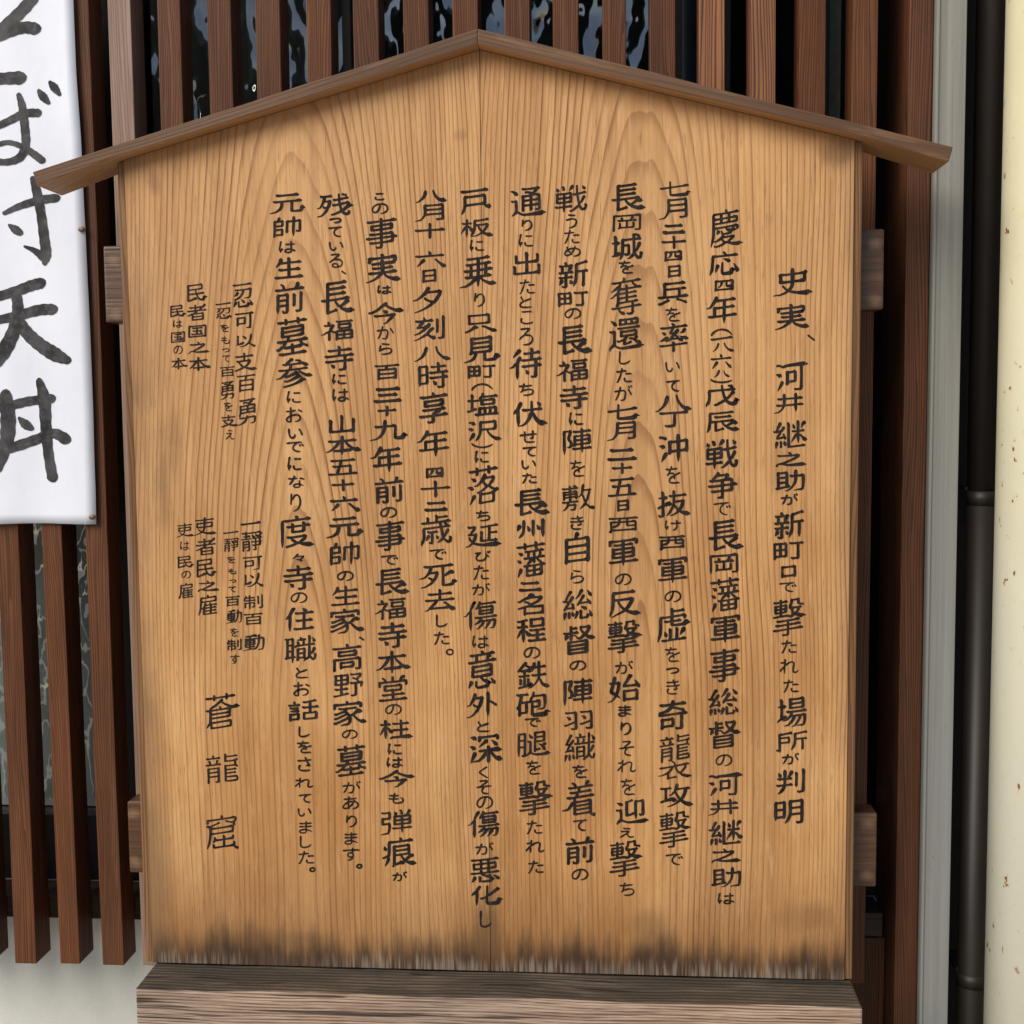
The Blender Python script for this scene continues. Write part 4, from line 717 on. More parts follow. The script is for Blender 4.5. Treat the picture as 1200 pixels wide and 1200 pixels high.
'戦': [[1, 52, 50, 52, 135], [2, 103, 19, 104, 51, 109, 88, 113, 101, 114, 112, 123, 129, 128, 131, 136, 131], [1, 136, 131, 140, 120, 140, 114, 139, 111], [3, 90, 59, 137, 53], [0, 25, 70, 79, 70], [0, 79, 90, 79, 50], [0, 79, 50, 25, 50], [0, 25, 50, 25, 90], [0, 25, 90, 79, 90], [1, 113, 100, 118, 98, 122, 95, 133, 72], [3, 83, 111, 20, 111], [1, 113, 113, 106, 116, 87, 132, 77, 133], [3, 72, 38, 85, 19], [3, 23, 22, 28, 35], [3, 134, 37, 125, 22], [3, 48, 19, 51, 32]],
'戸': [[0, 123, 90, 123, 52], [0, 123, 52, 40, 52], [1, 40, 51, 39, 89, 37, 102, 33, 116, 26, 130], [0, 39, 90, 123, 90], [1, 123, 90, 124, 96, 129, 103], [3, 134, 26, 25, 26]],
'所': [[2, 77, 25, 68, 23, 31, 30], [0, 26, 30, 26, 140], [0, 29, 52, 65, 52], [0, 65, 52, 65, 84], [0, 65, 84, 29, 84], [1, 90, 65, 137, 65], [2, 74, 134, 83, 115, 88, 98, 90, 65, 90, 31], [1, 90, 31, 130, 22, 139, 24], [1, 121, 65, 121, 134], [0, 21, 133, 14, 134]],
'抜': [[3, 87, 18, 84, 83, 70, 116, 63, 126, 56, 133], [3, 137, 41, 68, 41], [2, 40, 18, 40, 133], [1, 39, 133, 28, 135, 22, 131], [3, 56, 45, 22, 45], [0, 85, 70, 126, 70], [1, 126, 71, 125, 78, 122, 90, 110, 111, 97, 125, 83, 133], [3, 61, 75, 20, 93], [1, 84, 85, 90, 90, 100, 107, 114, 121, 130, 131, 135, 133, 138, 133]],
'撃': [[3, 22, 24, 74, 24], [0, 49, 18, 49, 70], [0, 28, 47, 28, 36], [0, 28, 36, 70, 36], [0, 70, 36, 71, 47], [0, 27, 47, 71, 47], [0, 27, 47, 29, 59], [0, 29, 58, 69, 58], [0, 69, 58, 71, 47], [0, 96, 48, 131, 48], [0, 102, 68, 96, 58, 96, 49], [0, 96, 49, 88, 48, 86, 42, 92, 32, 93, 23], [0, 93, 22, 119, 22], [0, 120, 21, 120, 36], [1, 121, 36, 140, 41], [0, 124, 50, 111, 68], [3, 138, 76, 133, 77, 126, 76, 108, 68, 102, 69, 96, 73, 88, 75, 73, 71, 21, 71], [3, 124, 87, 35, 87], [0, 79, 88, 79, 134], [1, 78, 134, 58, 134], [3, 128, 101, 31, 101], [3, 138, 116, 21, 116]],
'支': [[2, 79, 19, 79, 71], [3, 132, 39, 26, 39], [0, 45, 71, 47, 80, 51, 87, 76, 114], [2, 33, 71, 115, 71], [0, 115, 71, 114, 80, 108, 91, 90, 108, 85, 114], [1, 24, 134, 52, 126, 69, 120, 77, 115, 80, 114, 86, 115, 95, 122, 118, 130, 133, 133, 144, 130]],
'攻': [[0, 42, 36, 42, 101], [3, 63, 35, 22, 35], [3, 89, 19, 79, 56, 72, 63, 66, 73], [1, 84, 43, 138, 43], [1, 125, 44, 123, 59, 118, 77, 109, 95, 100, 107, 82, 123, 61, 134], [1, 79, 58, 83, 65, 92, 87, 105, 109, 121, 125, 136, 133], [3, 71, 100, 65, 97, 42, 102, 22, 108]],
'敷': [[2, 52, 19, 52, 94], [2, 21, 29, 83, 29], [1, 76, 29, 75, 21, 71, 19, 67, 18], [3, 107, 18, 100, 60, 94, 67, 91, 73], [0, 103, 44, 138, 44], [0, 78, 57, 78, 45], [0, 78, 45, 26, 45], [0, 26, 45, 26, 57], [0, 131, 44, 131, 56, 126, 77, 122, 91, 116, 99], [0, 26, 57, 78, 57], [1, 26, 57, 26, 81], [1, 78, 57, 78, 80], [0, 100, 62, 104, 69, 111, 93, 116, 101, 116, 111], [0, 26, 71, 78, 71], [3, 83, 95, 20, 95], [1, 42, 96, 42, 108, 35, 122, 26, 132, 20, 134], [0, 42, 110, 74, 110], [0, 74, 111, 69, 134], [1, 69, 134, 54, 134], [1, 116, 111, 132, 129, 136, 132, 141, 133], [1, 116, 111, 91, 134]],
'新': [[1, 50, 31, 47, 18], [3, 75, 32, 23, 32], [1, 60, 63, 65, 44, 69, 41], [3, 77, 64, 21, 64], [1, 34, 64, 34, 42], [0, 49, 64, 49, 132], [1, 47, 132, 35, 130], [2, 135, 23, 126, 22, 93, 30], [1, 93, 30, 91, 37, 91, 94, 88, 112, 81, 132], [1, 91, 64, 137, 64], [1, 122, 64, 122, 134], [3, 75, 87, 22, 87], [3, 66, 102, 73, 116], [3, 32, 101, 23, 119]],
'日': [[0, 40, 75, 120, 75], [0, 40, 124, 120, 124], [0, 40, 132, 40, 28], [0, 40, 28, 120, 28], [0, 120, 28, 120, 132]],
'明': [[0, 133, 58, 85, 58], [0, 26, 62, 61, 62], [0, 26, 99, 62, 99], [0, 61, 98, 61, 26], [0, 61, 26, 27, 26], [1, 26, 26, 26, 112], [2, 65, 130, 71, 123, 76, 115, 84, 91, 85, 69, 84, 25], [0, 84, 25, 133, 25], [0, 132, 25, 132, 132], [1, 132, 132, 113, 135], [0, 84, 90, 133, 90]],
'時': [[2, 102, 18, 102, 60], [3, 132, 34, 73, 34], [3, 67, 61, 138, 61], [0, 120, 61, 120, 133], [1, 120, 133, 99, 133], [0, 25, 67, 55, 67], [0, 25, 108, 55, 108], [0, 55, 108, 55, 28], [0, 55, 27, 26, 27], [1, 25, 27, 25, 119], [3, 137, 86, 68, 86], [3, 91, 118, 79, 101]],
'月': [[0, 118, 58, 45, 58], [0, 43, 92, 118, 92], [2, 14, 133, 22, 132, 27, 128, 35, 114, 42, 95, 45, 60, 44, 26], [0, 44, 26, 117, 26], [0, 117, 25, 117, 130], [1, 117, 130, 92, 134]],
'本': [[3, 79, 19, 79, 134], [1, 66, 48, 62, 63, 51, 81, 38, 98, 29, 107, 25, 109], [3, 25, 47, 134, 47], [1, 92, 48, 96, 63, 112, 87, 124, 102, 135, 109, 140, 109], [1, 121, 100, 113, 107, 108, 109, 47, 109]],
'板': [[3, 42, 19, 42, 135], [3, 59, 44, 24, 44], [2, 131, 23, 75, 31], [1, 75, 31, 74, 77, 72, 96, 68, 113, 60, 134], [0, 74, 59, 128, 59], [1, 128, 59, 129, 66, 123, 84, 117, 96, 106, 113, 90, 127, 81, 133, 75, 133], [1, 88, 59, 90, 69, 96, 87, 110, 113, 130, 130, 134, 132, 138, 132], [1, 41, 66, 47, 65, 52, 68, 57, 77, 57, 87], [1, 41, 66, 33, 75, 21, 103, 20, 111]],
'柱': [[3, 42, 19, 42, 135], [3, 23, 44, 60, 44], [0, 105, 45, 105, 130], [3, 135, 44, 73, 44], [1, 41, 68, 49, 68, 52, 69, 59, 81, 60, 89], [1, 41, 68, 33, 76, 20, 108], [3, 132, 85, 76, 85], [3, 63, 136, 66, 132, 71, 131, 138, 131], [3, 106, 31, 101, 19]],
'歳': [[0, 81, 19, 81, 46], [1, 81, 26, 123, 26], [1, 46, 46, 46, 25], [3, 23, 46, 136, 46], [0, 114, 46, 115, 54, 121, 60, 124, 67], [0, 95, 47, 109, 118], [2, 22, 138, 22, 133, 28, 118, 31, 103, 31, 69], [1, 31, 68, 134, 68], [0, 64, 87, 64, 133], [1, 63, 132, 54, 132], [3, 84, 86, 47, 86], [1, 109, 109, 115, 106, 127, 83], [0, 109, 118, 124, 133, 131, 135, 136, 133], [1, 136, 133, 138, 117], [1, 109, 118, 86, 134], [3, 87, 115, 81, 102], [3, 41, 120, 50, 101]],
'死': [[1, 51, 27, 49, 37, 42, 58, 24, 81, 15, 83], [3, 24, 26, 136, 26], [0, 97, 27, 97, 128], [1, 98, 128, 104, 130, 131, 129, 135, 125, 138, 112], [0, 43, 59, 75, 59], [1, 75, 60, 74, 69, 68, 86, 64, 94, 58, 100, 54, 109, 47, 117, 34, 126, 26, 131, 20, 131], [1, 96, 79, 107, 76, 127, 62], [1, 58, 99, 41, 84]],
'残': [[1, 40, 25, 35, 53, 21, 85], [3, 66, 24, 23, 24], [2, 96, 18, 98, 64, 102, 87, 107, 109, 113, 123, 121, 131, 129, 133, 136, 131], [1, 137, 131, 137, 118], [3, 132, 41, 75, 50], [0, 36, 52, 60, 52], [1, 60, 53, 59, 64, 56, 79, 50, 91, 47, 104, 40, 115, 33, 124, 26, 131, 22, 132], [3, 73, 79, 136, 68], [1, 50, 90, 35, 85], [3, 140, 85, 134, 88, 118, 104, 103, 116, 76, 129, 67, 130], [3, 125, 26, 111, 21]],
'民': [[0, 32, 55, 118, 55], [0, 119, 55, 119, 26], [0, 119, 25, 33, 25], [0, 32, 25, 32, 131], [1, 79, 56, 81, 77, 87, 100, 94, 114, 103, 125, 114, 131, 126, 131, 129, 128, 133, 116, 138, 113], [1, 32, 86, 130, 86], [1, 31, 131, 41, 130, 69, 121, 74, 117]],
'沖': [[3, 99, 19, 99, 135], [0, 64, 88, 135, 88], [0, 64, 96, 64, 46], [0, 64, 46, 135, 46], [0, 135, 46, 135, 94], [3, 24, 22, 31, 21, 47, 28], [3, 39, 64, 21, 58], [3, 29, 129, 48, 95]],
'沢': [[0, 72, 69, 130, 69], [0, 131, 69, 131, 25], [0, 131, 25, 73, 25], [1, 73, 25, 72, 68, 69, 95, 63, 115, 53, 134], [1, 99, 70, 102, 86, 114, 110, 122, 120, 131, 129, 136, 132, 141, 131], [3, 23, 58, 40, 66], [3, 45, 94, 28, 129], [3, 26, 22, 33, 21, 48, 31]],
'河': [[3, 137, 27, 62, 27, 53, 30, 46, 30, 31, 22, 22, 23], [0, 126, 27, 126, 132], [1, 125, 133, 100, 133], [0, 66, 96, 100, 96], [0, 100, 96, 100, 56], [0, 99, 56, 67, 56], [1, 67, 56, 67, 106], [3, 20, 59, 38, 67], [3, 46, 95, 27, 130]],
'深': [[3, 60, 84, 85, 84, 95, 88, 106, 84, 132, 84], [1, 96, 89, 88, 93, 72, 113, 62, 121, 56, 125, 47, 125], [3, 96, 70, 96, 133], [1, 96, 89, 106, 95, 118, 111, 129, 122, 133, 124], [3, 26, 130, 42, 91], [3, 23, 59, 40, 70], [2, 132, 40, 132, 26], [0, 132, 26, 61, 26], [1, 60, 25, 60, 40], [3, 129, 65, 108, 43], [3, 44, 29, 32, 22, 25, 22], [3, 88, 42, 59, 66]],
'率': [[0, 78, 30, 80, 21], [1, 80, 21, 72, 15], [3, 135, 30, 26, 30], [0, 78, 30, 65, 55], [0, 65, 56, 82, 56], [3, 97, 45, 89, 54, 83, 58, 78, 65, 68, 75, 65, 81, 57, 86], [1, 96, 79, 94, 72, 88, 68], [1, 96, 79, 103, 85], [0, 96, 80, 66, 80], [3, 79, 96, 79, 134], [3, 136, 106, 22, 106], [3, 54, 75, 49, 74, 27, 83, 22, 83], [3, 43, 56, 30, 47], [3, 107, 58, 116, 56, 126, 46], [3, 138, 86, 106, 73]],
'生': [[3, 47, 22, 41, 44, 26, 66], [1, 41, 44, 129, 44], [2, 80, 19, 80, 130], [3, 125, 85, 39, 85], [3, 136, 130, 23, 130]],
'町': [[0, 46, 30, 46, 114], [3, 137, 32, 85, 32], [0, 117, 32, 117, 132], [1, 117, 132, 91, 132], [0, 25, 71, 68, 71], [0, 25, 114, 69, 114], [0, 69, 113, 69, 31], [0, 69, 30, 26, 30], [1, 23, 30, 23, 130]],
'痕': [[1, 91, 31, 89, 20], [2, 136, 32, 42, 32], [1, 42, 33, 42, 74, 41, 86, 37, 92, 39, 103, 34, 117, 26, 131], [0, 63, 71, 123, 71], [0, 123, 90, 63, 90], [0, 131, 100, 123, 89, 123, 53], [0, 123, 53, 63, 53], [0, 63, 53, 63, 131], [1, 36, 91, 28, 92, 19, 97], [1, 92, 91, 94, 101, 99, 109, 111, 122, 123, 129, 133, 133, 138, 133], [0, 138, 100, 130, 101, 108, 116], [2, 91, 125, 65, 131, 61, 133, 58, 138], [3, 22, 46, 28, 62]],
'百': [[3, 134, 25, 25, 25], [0, 78, 26, 74, 56], [0, 40, 91, 121, 91], [0, 40, 126, 121, 126], [0, 41, 134, 41, 56], [0, 41, 56, 120, 56], [0, 120, 56, 120, 134]],
'着': [[1, 102, 32, 106, 21, 112, 17], [3, 129, 33, 30, 33], [1, 57, 33, 57, 27, 55, 22, 51, 18, 46, 16], [0, 74, 34, 72, 50], [3, 123, 51, 36, 51], [0, 66, 53, 64, 67], [3, 134, 69, 24, 69], [0, 54, 70, 54, 131], [0, 52, 87, 120, 87], [0, 121, 86, 121, 131], [1, 52, 88, 41, 95, 25, 109, 14, 110], [0, 53, 101, 121, 101], [0, 53, 115, 121, 115], [0, 53, 131, 121, 131], [1, 121, 131, 126, 140]],
'督': [[0, 90, 24, 126, 24], [1, 126, 24, 127, 29, 125, 36, 115, 51, 102, 62, 91, 69, 86, 71, 80, 70, 67, 55], [1, 90, 24, 93, 35, 104, 51, 119, 65, 130, 71, 135, 71], [1, 50, 18, 50, 71], [1, 49, 25, 74, 25], [3, 21, 44, 79, 44], [0, 41, 99, 118, 99], [0, 41, 115, 118, 115], [0, 41, 131, 41, 83], [0, 42, 83, 117, 83], [0, 118, 83, 118, 131], [0, 41, 131, 118, 131], [3, 25, 70, 33, 55]],
'砲': [[3, 64, 25, 21, 25], [1, 38, 25, 38, 35, 29, 82, 28, 85, 22, 89, 20, 96], [3, 88, 19, 84, 37, 77, 48, 76, 56, 76, 59, 80, 63, 81, 66, 81, 122, 83, 129, 85, 131, 90, 133, 128, 133, 134, 130, 138, 118], [0, 85, 37, 133, 37], [1, 133, 38, 132, 82, 130, 97, 128, 102, 125, 104, 120, 105, 114, 104], [0, 81, 91, 109, 91], [0, 110, 91, 110, 61], [0, 110, 64, 32, 64], [0, 58, 66, 58, 116], [0, 58, 116, 32, 116], [1, 30, 85, 30, 127]],
'福': [[2, 22, 45, 58, 45], [1, 58, 45, 55, 54, 47, 67, 44, 78, 38, 84, 30, 87, 19, 96], [0, 45, 77, 52, 80, 59, 86, 64, 88, 71, 87, 79, 83, 133, 83], [0, 134, 83, 134, 129], [1, 41, 83, 41, 134], [0, 102, 84, 102, 128], [0, 72, 88, 72, 135], [0, 72, 106, 134, 106], [0, 134, 129, 72, 129], [3, 135, 25, 71, 25], [3, 40, 36, 36, 20], [0, 81, 42, 127, 42], [0, 127, 42, 127, 66], [0, 127, 66, 79, 66], [0, 80, 65, 80, 42]],
'程': [[3, 62, 23, 23, 29], [1, 45, 26, 45, 134], [3, 22, 57, 62, 57], [1, 44, 76, 37, 79, 34, 82, 19, 111], [1, 44, 76, 55, 81, 60, 86, 62, 91, 62, 97], [3, 135, 79, 73, 79], [0, 104, 79, 104, 131], [3, 132, 105, 77, 105], [3, 138, 132, 67, 132], [0, 79, 24, 129, 24], [0, 129, 24, 129, 58], [0, 130, 58, 79, 58], [0, 79, 58, 79, 24]],
'窟': [[1, 80, 28, 80, 19], [2, 26, 40, 26, 30], [0, 26, 30, 133, 30], [0, 133, 31, 133, 39, 126, 48, 129, 55], [0, 129, 55, 123, 62, 122, 79], [0, 122, 80, 36, 80], [1, 125, 49, 96, 40], [1, 34, 53, 71, 42], [3, 24, 50, 34, 55, 36, 64, 36, 76, 33, 105, 29, 119, 23, 131], [0, 36, 61, 123, 61], [1, 53, 105, 53, 95], [0, 53, 105, 122, 105], [1, 122, 105, 123, 96], [0, 53, 105, 48, 110], [2, 88, 93, 88, 130], [2, 48, 120, 48, 130], [0, 48, 131, 127, 131], [1, 127, 131, 127, 120], [1, 127, 131, 132, 140]],
'継': [[1, 25, 58, 41, 20], [1, 41, 57, 16, 57], [2, 55, 40, 48, 53, 41, 59, 38, 68, 30, 80, 28, 88], [3, 112, 20, 112, 117], [3, 135, 64, 90, 64], [1, 112, 79, 106, 80, 103, 82, 87, 107, 86, 113], [1, 112, 79, 121, 84, 132, 97, 134, 103], [2, 54, 71, 60, 91], [0, 56, 84, 28, 88], [1, 43, 128, 43, 105], [3, 56, 102, 60, 120], [3, 125, 50, 133, 32, 138, 29], [2, 74, 24, 74, 131], [1, 74, 131, 138, 131], [3, 27, 106, 22, 131], [3, 97, 49, 92, 30]],
'総': [[1, 26, 57, 28, 49, 43, 22, 45, 19, 49, 18], [2, 16, 56, 39, 60], [2, 56, 41, 21, 92], [3, 117, 55, 130, 77], [0, 123, 70, 83, 70], [2, 102, 40, 77, 77], [2, 56, 71, 60, 91], [0, 58, 86, 28, 86], [3, 42, 127, 42, 106], [3, 64, 131, 69, 129, 71, 126, 76, 107], [2, 121, 123, 119, 133], [0, 119, 133, 93, 133], [1, 91, 134, 91, 103], [3, 118, 20, 132, 43], [3, 59, 119, 55, 103], [3, 112, 96, 92, 85], [3, 127, 105, 136, 129], [3, 95, 18, 91, 20, 79, 40, 68, 50], [3, 25, 107, 21, 132]],
'織': [[1, 83, 31, 80, 19], [3, 101, 32, 64, 32], [2, 52, 42, 31, 78, 31, 85], [0, 41, 58, 24, 58], [1, 24, 58, 44, 18], [1, 72, 59, 72, 41], [3, 60, 60, 138, 60], [1, 92, 59, 96, 42], [2, 116, 19, 116, 113], [1, 52, 85, 50, 71], [0, 52, 85, 54, 92], [1, 52, 85, 40, 87, 30, 86, 23, 90], [0, 69, 95, 98, 95], [0, 97, 116, 97, 76], [0, 98, 75, 70, 75], [1, 69, 75, 69, 125], [1, 120, 99, 125, 96, 127, 93, 134, 75], [0, 119, 113, 96, 131], [0, 119, 113, 127, 126, 131, 128, 135, 128], [1, 135, 128, 139, 113], [0, 69, 116, 97, 116], [0, 97, 116, 101, 124], [3, 39, 106, 39, 127], [3, 20, 132, 25, 106], [3, 135, 49, 135, 42, 127, 28], [3, 56, 123, 52, 101]],
'羽': [[2, 86, 25, 130, 25], [0, 129, 25, 129, 132], [1, 129, 133, 108, 133], [1, 130, 84, 85, 105], [2, 25, 25, 67, 25], [0, 66, 25, 66, 132], [1, 66, 133, 47, 133], [1, 68, 87, 57, 90, 21, 109], [3, 43, 67, 29, 50], [3, 104, 66, 90, 48]],
'者': [[2, 70, 19, 70, 61], [1, 110, 37, 34, 37], [2, 131, 23, 126, 26, 117, 36, 111, 40, 107, 46, 100, 53, 97, 60], [2, 136, 62, 70, 62], [1, 70, 62, 22, 62], [1, 78, 64, 74, 71, 66, 76, 62, 82, 23, 96], [0, 63, 85, 119, 85], [0, 118, 87, 118, 131], [0, 52, 87, 52, 131], [0, 52, 108, 119, 108], [0, 52, 131, 118, 131]],
'職': [[0, 49, 24, 20, 24], [0, 28, 24, 28, 111], [1, 49, 24, 49, 136], [1, 83, 31, 80, 21], [3, 98, 32, 66, 32], [0, 28, 53, 49, 53], [1, 72, 58, 70, 43], [1, 72, 58, 135, 58], [1, 72, 58, 64, 59, 59, 64], [2, 115, 19, 115, 114], [1, 91, 59, 93, 43], [0, 28, 81, 49, 81], [0, 69, 95, 96, 95], [1, 119, 101, 127, 97, 135, 78], [1, 50, 108, 59, 110], [0, 50, 108, 21, 114], [1, 119, 114, 94, 133], [0, 119, 114, 126, 126, 132, 129], [1, 132, 129, 136, 126, 138, 121, 139, 113, 138, 106], [0, 69, 116, 96, 116], [2, 70, 127, 70, 75], [0, 70, 75, 96, 75], [0, 96, 75, 96, 115, 101, 126], [3, 132, 45, 133, 39, 127, 27]],
'腿': [[0, 94, 45, 131, 45], [0, 94, 67, 130, 67], [0, 130, 67, 130, 24], [0, 131, 23, 95, 23], [0, 92, 23, 92, 116], [0, 27, 55, 50, 55], [0, 27, 88, 50, 88], [2, 24, 133, 24, 23], [0, 27, 23, 49, 23], [0, 50, 23, 50, 131], [1, 122, 91, 135, 82], [3, 133, 111, 122, 92, 108, 80], [0, 113, 105, 93, 109], [0, 73, 120, 73, 65], [1, 73, 65, 63, 65], [1, 73, 120, 89, 129, 103, 133, 133, 133, 144, 128], [1, 73, 120, 58, 130, 40, 134], [3, 80, 45, 74, 41, 67, 27]],
'自': [[1, 74, 37, 77, 21, 79, 18, 82, 17], [0, 38, 67, 123, 67], [0, 38, 97, 123, 97], [0, 38, 127, 123, 127], [0, 38, 134, 38, 38], [0, 38, 37, 122, 37], [0, 123, 37, 123, 133]],
'落': [[1, 55, 19, 55, 39], [3, 24, 27, 135, 27], [1, 103, 19, 103, 38], [3, 87, 43, 83, 51, 78, 55, 75, 60, 57, 73], [0, 84, 53, 122, 53], [0, 122, 54, 120, 63, 108, 74, 105, 79], [0, 76, 61, 95, 79], [1, 131, 95, 113, 86, 105, 80, 100, 79, 96, 80, 89, 85, 69, 95, 59, 96], [0, 70, 95, 70, 130], [0, 139, 94, 131, 96, 124, 103], [0, 71, 103, 124, 103], [0, 124, 103, 124, 130], [0, 71, 130, 124, 130], [3, 33, 48, 48, 57], [3, 29, 129, 46, 105], [3, 38, 82, 24, 75, 19, 76]],
'蒼': [[0, 55, 19, 55, 35], [3, 23, 27, 135, 27], [0, 104, 19, 104, 35], [0, 86, 37, 63, 52, 41, 63, 39, 70], [1, 81, 41, 95, 52, 120, 64, 133, 67, 143, 65], [0, 122, 65, 117, 74, 116, 84], [2, 24, 70, 116, 70], [1, 80, 69, 77, 60], [0, 40, 70, 40, 115], [1, 42, 115, 35, 118, 26, 130], [0, 116, 84, 116, 98], [0, 115, 98, 41, 98], [0, 116, 84, 42, 84], [0, 42, 114, 119, 114], [0, 120, 113, 120, 133], [0, 42, 115, 45, 133], [0, 45, 133, 120, 133]],
'藩': [[2, 56, 19, 56, 36], [3, 23, 28, 136, 28], [2, 102, 19, 102, 34, 106, 45], [3, 132, 48, 58, 48], [1, 94, 48, 94, 87], [0, 70, 49, 70, 71], [1, 115, 70, 120, 56], [3, 136, 71, 53, 71], [0, 105, 72, 108, 79, 121, 90, 124, 96], [0, 83, 73, 81, 79, 69, 89, 65, 96], [3, 138, 98, 52, 98], [0, 64, 96, 64, 132], [0, 124, 96, 124, 132], [0, 94, 99, 94, 131], [0, 64, 115, 124, 115], [0, 64, 132, 124, 132], [3, 27, 131, 39, 107], [3, 43, 55, 29, 47], [3, 24, 73, 37, 81]],
'虚': [[2, 78, 19, 78, 64], [1, 78, 28, 125, 28], [2, 23, 133, 29, 115, 32, 102, 34, 46], [0, 34, 47, 131, 47], [1, 131, 48, 129, 57], [3, 113, 64, 50, 64], [0, 77, 64, 79, 77], [1, 79, 77, 92, 80, 123, 80, 130, 78, 134, 73], [1, 72, 132, 72, 94], [3, 40, 133, 134, 133], [1, 98, 133, 98, 93], [3, 113, 117, 123, 101, 127, 99], [3, 56, 116, 50, 100]],
'襲': [[2, 93, 14, 93, 32], [0, 93, 32, 130, 32], [1, 92, 20, 137, 20], [1, 49, 21, 47, 15], [3, 72, 21, 23, 21], [0, 130, 33, 136, 30], [0, 130, 33, 130, 44], [1, 37, 37, 34, 28], [3, 21, 38, 75, 38], [1, 59, 37, 63, 28], [0, 130, 44, 136, 47], [0, 130, 44, 92, 44], [0, 93, 45, 93, 83], [0, 94, 83, 103, 84, 127, 84, 133, 84, 137, 82], [0, 137, 82, 137, 77, 135, 74, 132, 73, 92, 73], [1, 92, 54, 132, 54], [0, 28, 58, 68, 58], [1, 92, 63, 131, 63], [0, 28, 69, 68, 69], [2, 29, 84, 29, 48], [0, 29, 48, 67, 48], [0, 67, 48, 67, 83], [1, 67, 83, 57, 83], [1, 69, 87, 79, 93, 87, 112, 97, 122, 104, 125, 111, 131, 117, 133, 133, 138, 140, 138], [3, 137, 102, 22, 102], [0, 124, 102, 124, 112], [0, 124, 112, 105, 124], [1, 72, 104, 68, 110, 54, 118, 28, 123, 21, 122], [0, 54, 118, 54, 136], [1, 54, 134, 87, 134]],
'西': [[0, 64, 27, 64, 63, 59, 81, 54, 88, 46, 95, 43, 96, 31, 96], [3, 24, 27, 135, 27], [0, 95, 28, 95, 90], [0, 95, 91, 128, 91], [0, 31, 126, 128, 126], [2, 26, 140, 31, 132, 31, 58], [0, 31, 58, 128, 58], [0, 128, 58, 128, 134]],
'見': [[0, 41, 46, 118, 46], [0, 41, 69, 118, 69], [0, 41, 92, 41, 24], [0, 41, 24, 117, 24], [0, 117, 23, 117, 91], [0, 117, 91, 41, 91], [0, 41, 92, 36, 97], [1, 60, 92, 57, 107, 52, 118, 41, 128, 23, 134], [0, 94, 92, 94, 132], [1, 95, 132, 104, 134, 130, 133, 136, 128, 138, 117]],
'話': [[3, 128, 21, 78, 29], [0, 105, 26, 105, 93], [3, 137, 60, 76, 60], [0, 130, 130, 130, 94], [0, 130, 94, 81, 94], [0, 81, 94, 81, 130], [0, 26, 127, 58, 127], [0, 58, 127, 58, 96], [0, 58, 97, 26, 97], [0, 26, 97, 26, 133], [0, 81, 130, 130, 130], [3, 26, 59, 57, 59], [3, 20, 41, 62, 41], [3, 39, 19, 43, 28], [3, 58, 77, 26, 77]],
'軍': [[2, 132, 42, 132, 26], [0, 132, 26, 26, 26], [1, 26, 26, 26, 42], [1, 79, 25, 79, 135], [3, 115, 44, 43, 44], [0, 39, 80, 121, 80], [3, 135, 118, 25, 118], [0, 79, 62, 120, 62], [0, 120, 62, 120, 98], [0, 120, 98, 39, 98], [0, 39, 98, 39, 62], [0, 40, 62, 79, 62]],
'辰': [[2, 133, 25, 35, 25], [1, 35, 26, 35, 72, 33, 96, 30, 114, 23, 133], [1, 35, 75, 136, 75], [0, 59, 75, 59, 129], [1, 59, 129, 92, 120], [1, 87, 75, 88, 85, 93, 95, 99, 104, 104, 108, 107, 113, 112, 118, 132, 129, 144, 129], [1, 105, 107, 128, 90, 136, 89], [3, 56, 49, 124, 49]],
'迎': [[0, 64, 97, 64, 29], [1, 65, 29, 88, 20], [1, 64, 97, 85, 92, 92, 87], [0, 40, 119, 40, 66], [1, 40, 66, 22, 66], [1, 40, 119, 47, 121, 61, 129, 76, 133, 119, 133, 134, 132, 140, 129], [1, 40, 119, 33, 122, 27, 127, 23, 132, 23, 138], [2, 119, 101, 132, 99], [0, 132, 99, 132, 28], [0, 132, 29, 101, 29], [1, 101, 29, 101, 117], [3, 44, 39, 25, 28]],
'通': [[3, 132, 22, 65, 22], [0, 123, 24, 104, 46], [1, 104, 46, 97, 41, 83, 36, 76, 36], [0, 98, 52, 105, 47], [0, 105, 47, 131, 52], [0, 131, 52, 131, 114], [1, 130, 114, 117, 114], [1, 98, 52, 98, 114], [0, 98, 52, 66, 52], [1, 66, 52, 66, 114], [0, 65, 71, 132, 71], [0, 65, 92, 132, 92], [0, 40, 117, 40, 69], [1, 40, 69, 22, 69], [1, 40, 117, 46, 118, 62, 129, 79, 132, 123, 132, 137, 131, 141, 128], [1, 40, 117, 22, 131], [3, 19, 25, 28, 27, 43, 41]],
'還': [[0, 83, 21, 83, 39], [0, 129, 39, 129, 21], [0, 128, 21, 61, 21], [0, 61, 22, 61, 40], [0, 62, 39, 129, 39], [0, 106, 21, 106, 39], [0, 124, 85, 124, 69], [0, 124, 68, 66, 68], [0, 66, 68, 66, 85], [0, 66, 85, 124, 85], [0, 124, 85, 127, 94], [0, 127, 94, 117, 103], [0, 88, 87, 80, 100, 79, 118], [1, 80, 99, 58, 105, 51, 104], [3, 131, 116, 116, 103, 102, 98, 99, 98], [0, 39, 118, 39, 64], [1, 38, 64, 22, 64], [1, 39, 118, 31, 121, 25, 127, 22, 132, 22, 138], [1, 39, 118, 54, 128, 73, 133, 133, 132, 142, 128], [1, 79, 118, 99, 114, 104, 110], [3, 45, 38, 25, 19], [3, 137, 54, 53, 54]],
